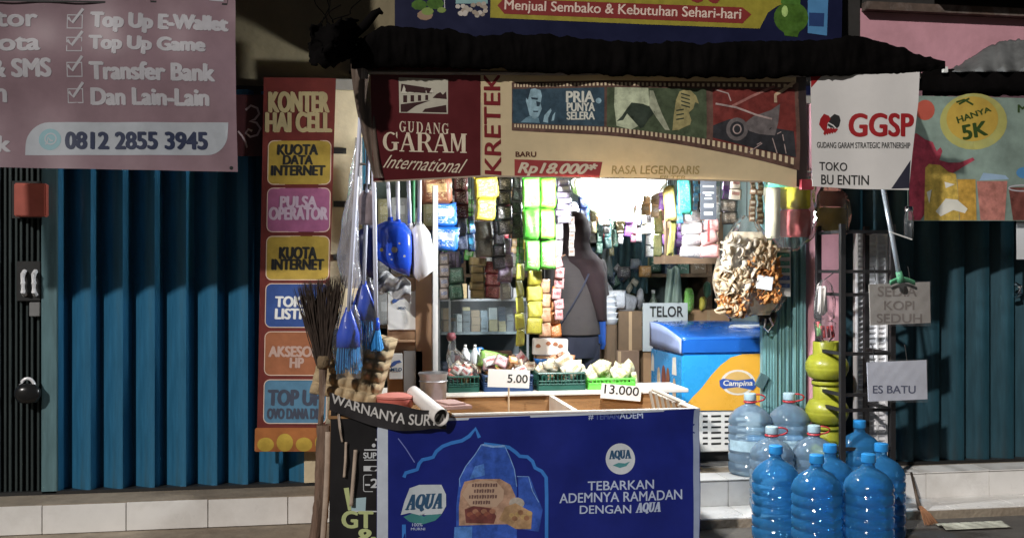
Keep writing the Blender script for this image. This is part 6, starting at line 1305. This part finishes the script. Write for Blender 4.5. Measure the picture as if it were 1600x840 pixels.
def loft(rows, n=28, fold=.0, seed=0):
    def fn(a, b):
        q = b * (len(rows) - 1); i = min(int(q), len(rows) - 2); f = q - i; r0, r1 = rows[i], rows[i + 1]; an = a * 2 * math.pi
        x, y, z, rx, ry = [r0[k] + (r1[k] - r0[k]) * f for k in range(5)]; s = 1 + fold * math.sin(5 * an + 9 * b + seed) + fold * .6 * math.sin(9 * an - 13 * b)
        return (PX + x + rx * math.cos(an) * s, PY + y + ry * math.sin(an) * s, F + z)
    return fn
MB().grid(loft([(.01, .05, 1.305, .05, .05), (.008, .04, 1.285, .10, .075), (.006, .032, 1.25, .175, .105), (.004, .028, 1.19, .19, .125), (.002, .02, 1.10, .175, .125), (0, .01, 1.0, .158, .118), (-.004, .0, .92, .165, .13), (-.004, -.002, .84, .178, .148), (-.004, -.004, .80, .18, .15)], fold=.012), 36, 40).build('shirt', m_shirt, pe, True, thick=.004)
for s_, a, b in ((-1, 'sl', 'el'), (1, 'sr', 'er')):
    A0, B0 = Vector(jn[a]), Vector(jn[b]); o_ = Vector((PX, PY, F))
    pts = [o_ + A0.lerp(B0, t) for t in (-.12, .0, .15, .4, .65, .85)]; MB().tube(pts, [.055, .078, .08, .072, .07, .072], 16, caps=False).build('sleeve', m_shirt, pe, True)
MB().grid(loft([(0, 0, .90, .15, .125), (0, -.004, .82, .168, .142), (0, -.004, .74, .172, .135), (0, 0, .66, .17, .12)], fold=.01), 32, 16).build('trousers', m_trs, pe, True)
for s_ in (-1, 1):
    MB().tube([Vector((PX + s_ * .088, PY, F + .74)), Vector((PX + s_ * .09, PY + .015, F + .46)), Vector((PX + s_ * .09, PY, F + .08))], [.098, .078, .062], 18, caps=False).build('trouser_leg', m_trs, pe, True)
    MB().tube([Vector((PX + s_ * .09, PY - .05, F + .02)), Vector((PX + s_ * .095, PY + .05, F + .022)), Vector((PX + s_ * .1, PY + .17, F + .015))], [.02, .036, .02], 12).build('sandal', m_iron, pe, True)
# dark maroon head scarf falling over the right shoulder
m_scarf = mat('maroon_scarf', (.014, .006, .008), .9, var=.2, bump=.3, bscale=16)
MB().grid(loft([(.022, .075, 1.555, .012, .012), (.022, .075, 1.54, .06, .065), (.02, .075, 1.50, .092, .105), (.02, .07, 1.43, .106, .118), (.018, .06, 1.36, .095, .105), (.03, .04, 1.31, .10, .10), (.05, .02, 1.25, .15, .125), (.10, .0, 1.17, .125, .125), (.14, -.01, 1.06, .085, .11), (.165, -.01, .95, .06, .09), (.18, -.01, .88, .045, .07)], fold=.02), 32, 50).build('headscarf', m_scarf, pe, True, thick=.004)
sp2 = [Vector((PX + x, PY + y, F + z)) for x, y, z in ((.12, -.02, 1.285), (.085, -.105, 1.20), (.02, -.128, 1.09), (-.06, -.135, .98), (-.13, -.115, .88), (-.175, -.05, .82))]
def strapf(a, b):
    q = b * 5; i = min(int(q), 4); f = q - i; p = sp2[i].lerp(sp2[i + 1], f); return p + Vector((.022 * (a - .5), -.008, .014 * (a - .5)))
MB().grid(strapf, 3, 24).build('bag_strap', m_trs, pe, True, thick=.004)
MB().box(PX - .25, PX - .17, PY - .06, PY + .12, F + .68, F + .86, bev=.02).build('shoulder_bag', m_trs, pe, True)

# ================================================================== WATER BOTTLES
m_gal = bottle_film('blue_water_bottle', (.45, .78, 1.0), (.08, .44, .98), .36); m_clr = bottle_film('clear_water_bottle', (.80, .92, 1.0), (.50, .74, 1.0), .3)
m_capb = mat('blue_cap', (.03, .28, .68), .4); m_capc = mat('pale_cap', (.42, .58, .66), .4); m_redh = mat('red_handle', (.48, .04, .05), .4); m_lbl = mat('bottle_label', (.36, .52, .62), .4, var=.3, scale=18)
def gallon(label, u, Y, z, blue=True, h=.49, r=.122, group=None, rz=0):
    c = Vector((W(u, 0, Y).x, Y, z)); t = thing('water_bottle', label, 'water bottle', c, group); s = h / .49; pf = [(.001, .012), (r * .6, .008), (r * .86, 0), (r * .96, .012)]
    for k in range(5):
        z0 = .03 + k * .056; pf += [(r, z0), (r * 1.0, z0 + .012), (r * 1.0, z0 + .036), (r * .945, z0 + .043), (r * .945, z0 + .048)]
    pf += [(r, .315), (r * .98, .335), (r * .88, .362), (r * .68, .39), (r * .42, .41), (.033, .42), (.029, .43), (.029, .452)]
    MB().lathe([(a, b * s) for a, b in pf], c, 40, caps=False).build('bottle_body', m_gal if blue else m_clr, t, True, angle=60)
    MB().lathe([(.034, .447 * s), (.036, .45 * s), (.035, h - .004), (.03, h), (.001, h)], c, 18).build('cap', m_capb if blue else m_capc, t, True, angle=40)
    if not blue:
        MB().tube([c + Vector((.034 * math.cos(a), .034 * math.sin(a), .437 * s)) for a in [2 * math.pi * i / 20 for i in range(21)]], .006, 6, caps=False).build('neck_ring', m_redh, t)
        MB().tube([c + Vector((.03 + .055 * math.sin(a), -.02, .44 * s + .03 * (1 - math.cos(a)) * .7)) for a in [math.pi * i / 8 for i in range(9)]], .005, 6).build('carry_handle', m_redh, t, True)
        MB().grid(lambda a, b: c + Vector((r * 1.004 * math.cos(a * 4.4 + 3.2), r * 1.004 * math.sin(a * 4.4 + 3.2), .145 + .06 * b)), 24, 3).build('label', m_lbl, t, True)
    return t
GF = 'blue water bottles on the ground'
gallon('front blue water bottle left of two nearest the kerb', 1276, 4.72, 0, group=GF); gallon('front blue water bottle beside the black rack post', 1357, 4.70, 0, group=GF)
gallon('blue water bottle at the left end of the second row', 1212, 5.0, 0, group=GF); gallon('blue water bottle in the middle of the second row', 1297, 4.99, 0, group=GF); gallon('blue water bottle in the second row nearest the rack', 1377, 4.97, 0, group=GF)
gallon('dark-capped blue water bottle at the back by the rack', 1343, 5.41, .054, group=GF)
GC = 'clear water bottles with red handles'
gallon('clear water bottle with red handle between the blue bottle and the step', 1206, 5.40, .054, False, .47, group=GC); gallon('clear water bottle with red handle in the middle by the step', 1272, 5.40, .054, False, .47, group=GC)
gallon('clear water bottle with red handle on the step by the freezer grille', 1172, 5.69, .204, False, .47, r=.126, group=GC); gallon('clear water bottle with red handle on the step by the teal stack', 1233, 5.67, .204, False, .47, group=GC)

# ================================================================== GAS CYLINDERS, RACK, SIGNS AT THE RIGHT
m_gas = mat('gas_yellow_green', (.34, .35, .03), .35, var=.3, scale=9, dirt=(.25, .24, .03), dirt_amt=.5, coat=.2)
gx = W(1292, 0, 5.61).x
for k in range(3):
    z = .204 + .2584 * k; c = (gx, 5.61, z); t = thing('gas_cylinder', ('yellow-green gas cylinder at the bottom of the stack', 'yellow-green gas cylinder in the middle of the stack', 'yellow-green gas cylinder on top of the stack')[k] + ' beside the rack', 'gas cylinder', c, 'stacked gas cylinders')
    MB().lathe([(.08, .012), (.085, 0), (.088, .014), (.085, .026)], c, 28, caps=False).build('foot_ring', m_gas, t, True)
    MB().lathe([(.001, .02), (.06, .024), (.105, .05), (.122, .09), (.124, .101), (.122, .106), (.124, .111), (.12, .135), (.10, .17), (.06, .19), (.02, .196)], c, 32).build('tank', m_gas, t, True)
    MB().lathe([(.076, .176), (.08, .18), (.08, .25), (.076, .256), (.073, .25), (.073, .18)], c, 28, caps=False).build('collar', m_gas, t, True, angle=40)
    MB().lathe([(.018, .19), (.018, .215), (.012, .22), (.012, .24)], c, 12).build('valve', mat('brass', (.5, .36, .14), .35, metal=1), t, True)
rk = thing('steel_rack', 'narrow black steel rack standing beside the gas cylinders', 'rack', (W(1355, 0, 5.35).x, 5.35, 0)); m_rk = mat('rack_black', (.018, .017, .018), .55, var=.3)
YR, YR2 = 5.33, 5.62; xa, xb = W(1316, 0, YR).x, W(1394, 0, YR).x
for x in (xa, xb): 
    for y in (YR, YR2): MB().box(x - .014, x + .014, y - .014, y + .014, .045 if y > 5.27 and y < 5.5 else .2, W(1350, 350, YR).z).build('post', m_rk, rk)
for v in (362, 424, 460, 552, 616, 640, 700): 
    z = W(1355, v, YR).z; MB().box(xa + .0145, xb - .0145, YR - .01, YR + .01, z - .009, z + .009).build('crossbar', m_rk, rk)
    for x in (xa, xb): MB().box(x - .009, x + .009, YR + .0145, YR2 - .0145, z - .009, z + .009).build('side_bar', m_rk, rk)
lv_ = thing('louvred_panel', 'white louvred panel leaning behind the black steel rack', 'panel', (W(1362, 0, 5.72).x, 5.72, .2)); m_lv = mat('louvre_white', (.80, .80, .82), .45, var=.06)
lx0, lx1 = W(1338, 0, 5.70).x, W(1387, 0, 5.70).x; lz0, lz1 = .205, W(1360, 362, 5.70).z
for x in (lx0, (lx0 + lx1) / 2 + .03, lx1 - .012): MB().box(x, x + .012, 5.70, 5.74, lz0, lz1).build('stile', m_lv, lv_)
n = 46
for i in range(n):
    z = lz0 + (lz1 - lz0) * (i + .5) / n; MB().box(lx0 + .0125, lx1 - .0125, 5.708, 5.732, z - .011, z + .011, Matrix.Rotation(R(-38), 3, 'X')).build('louvre', m_lv, lv_)
def board(label, u0, v0, u1, v1, Y, lines, m, tm_, skew=0.0, rough=True):
    t = Sheet('hanging_sign', label, 'sign', (u0 + u1) / 2, (v0 + v1) / 2, Y, wave=lambda a, b: .002 * math.sin(20 * a + 8 * b)); t.back([(u0, v0 + 4), (u1, v0), (u1 + 1, v1 - 4), (u0 + 2, v1)], m, thick=.006)
    for st_, q in lines: t.text(st_, q, tm_, 1.5, bold=.03)
    def cov(a, b): return t.P(u0 - 1 + (u1 - u0 + 2) * a, v0 - 1 + (v1 - v0 + 2) * b, 9 + 2.5 * math.sin(a * 31 + b * 17) + 2 * math.sin(b * 43 - a * 20))
    MB().grid(cov, 44, 30).build('plastic_cover', clear_film('sign_cover', (1, 1, 1), .05, .12, 24), t.root, True)
    for u in (u0 + 12, u1 - 30): MB().tube([t.P(u, v0 + 5, -6), W(u - 4, v0 - 22, 5.30), W(u - 5, v0 - 24, 5.335)], .0025, 5).build('string', m_iron, t.root)
    return t
board('grey card sign reading SEDIA KOPI SEDUH in clear plastic on the rack', 1358, 440, 1453, 508, 5.22, (('SEDIA', (1372, 447, 1432, 463)), ('KOPI', (1382, 470, 1428, 484)), ('SEDUH', (1370, 490, 1440, 504))), mat('card_taupe', (.30, .28, .26), .7, var=.15), ink('sign_brown', (.17, .145, .13)))
board('white sign reading ES BATU in crinkled clear plastic below the coffee sign', 1355, 562, 1448, 627, 5.22, (('ES BATU', (1364, 602, 1430, 614)),), mat('card_pale', (.52, .54, .62), .6, var=.1), ink('sign_navy2', (.07, .08, .14)))
mp_ = thing('mop', 'silver mop handle with green socket hanging above the coffee sign', 'mop', W(1381, 298, 5.12)); MB().tube([W(1379, 288, 5.10), W(1405, 430, 5.14)], .013, 12).build('handle', mat('silver_pole', (.62, .70, .78), .25, metal=.6), mp_, True)
MB().tube([W(1404, 424, 5.14), W(1408, 440, 5.15)], [.016, .022], 10).build('socket', mat('green_socket', (.10, .32, .18), .4), mp_, True); MB().grid(lambda a, b: W(1390 + 40 * a, 438 + 6 * b - 6 * math.sin(a * math.pi), 5.17 + .02 * b), 12, 3).build('head', mat('green_socket', (.10, .32, .18), .4), mp_, True, thick=.01)
MB().tube([W(1390, 362, 5.11), W(1425, 374, 5.11)], .004, 6).build('tie', m_whp, mp_); MB().tube([W(1379, 289, 5.10), W(1379, 262, 4.95), W(1379, 116, 4.90)], .003, 5).build('string', m_iron, mp_)
jb = thing('plastic_jar', 'small clear plastic jar hanging beside the drinks banner', 'jar', W(1421, 318, 5.25)); c = W(1420, 372, 5.25)
MB().lathe([(.02, 0), (.026, .004), (.026, .12), (.02, .14), (.02, .15)], c, 18, caps=False).build('jar', m_film, jb, True); MB().lathe([(.023, .148), (.024, .152), (.023, .175), (.001, .178)], c, 14).build('lid', m_chrome, jb, True); MB().tube([c + Vector((0, 0, .17)), W(1420, 296, 5.0), W(1420, 118, 4.9)], .003, 5).build('string', m_iron, jb)
# twig broom and litter at the right
tw = thing('twig_broom', 'small worn twig broom lying against the tiled step', 'broom', W(1448, 830, 5.2)); mb = MB(); rr2 = random.Random(8)
for i in range(60):
    a = rr2.random(); p0 = W(1436 + 4 * a, 790, 5.22); p1 = W(1444 + 22 * a, 838 + 6 * rr2.random(), 5.12 + .06 * rr2.random()); p1.z = max(p1.z, .006); mb.tube([p0, (p0 + p1) / 2 + Vector((.004 * a, 0, .004)), p1], [.003, .0025, .001], 4, caps=False)
mb.build('twigs', mat('twig_brown', (.22, .10, .045), .8, var=.4), tw); MB().tube([W(1424, 738, 5.50), W(1430, 765, 5.35), W(1437, 794, 5.22)], [.007, .008, .012], 8).build('handle', mat('twig_dark', (.10, .07, .05), .8), tw, True)
lt = thing('plastic_litter', 'pale crumpled plastic litter on the ground by the right step', 'litter', W(1510, 828, 5.0)); MB().grid(lambda a, b: Vector((W(1470 + 100 * a, 0, 5.05).x, 5.0 + .12 * b, .012 + .018 * abs(math.sin(a * 17 + b * 5)) * math.sin(b * 3.1))), 40, 10).build('film', mat('pale_litter', (.46, .46, .38), .5, var=.3, bump=.6), lt, True, thick=.001)
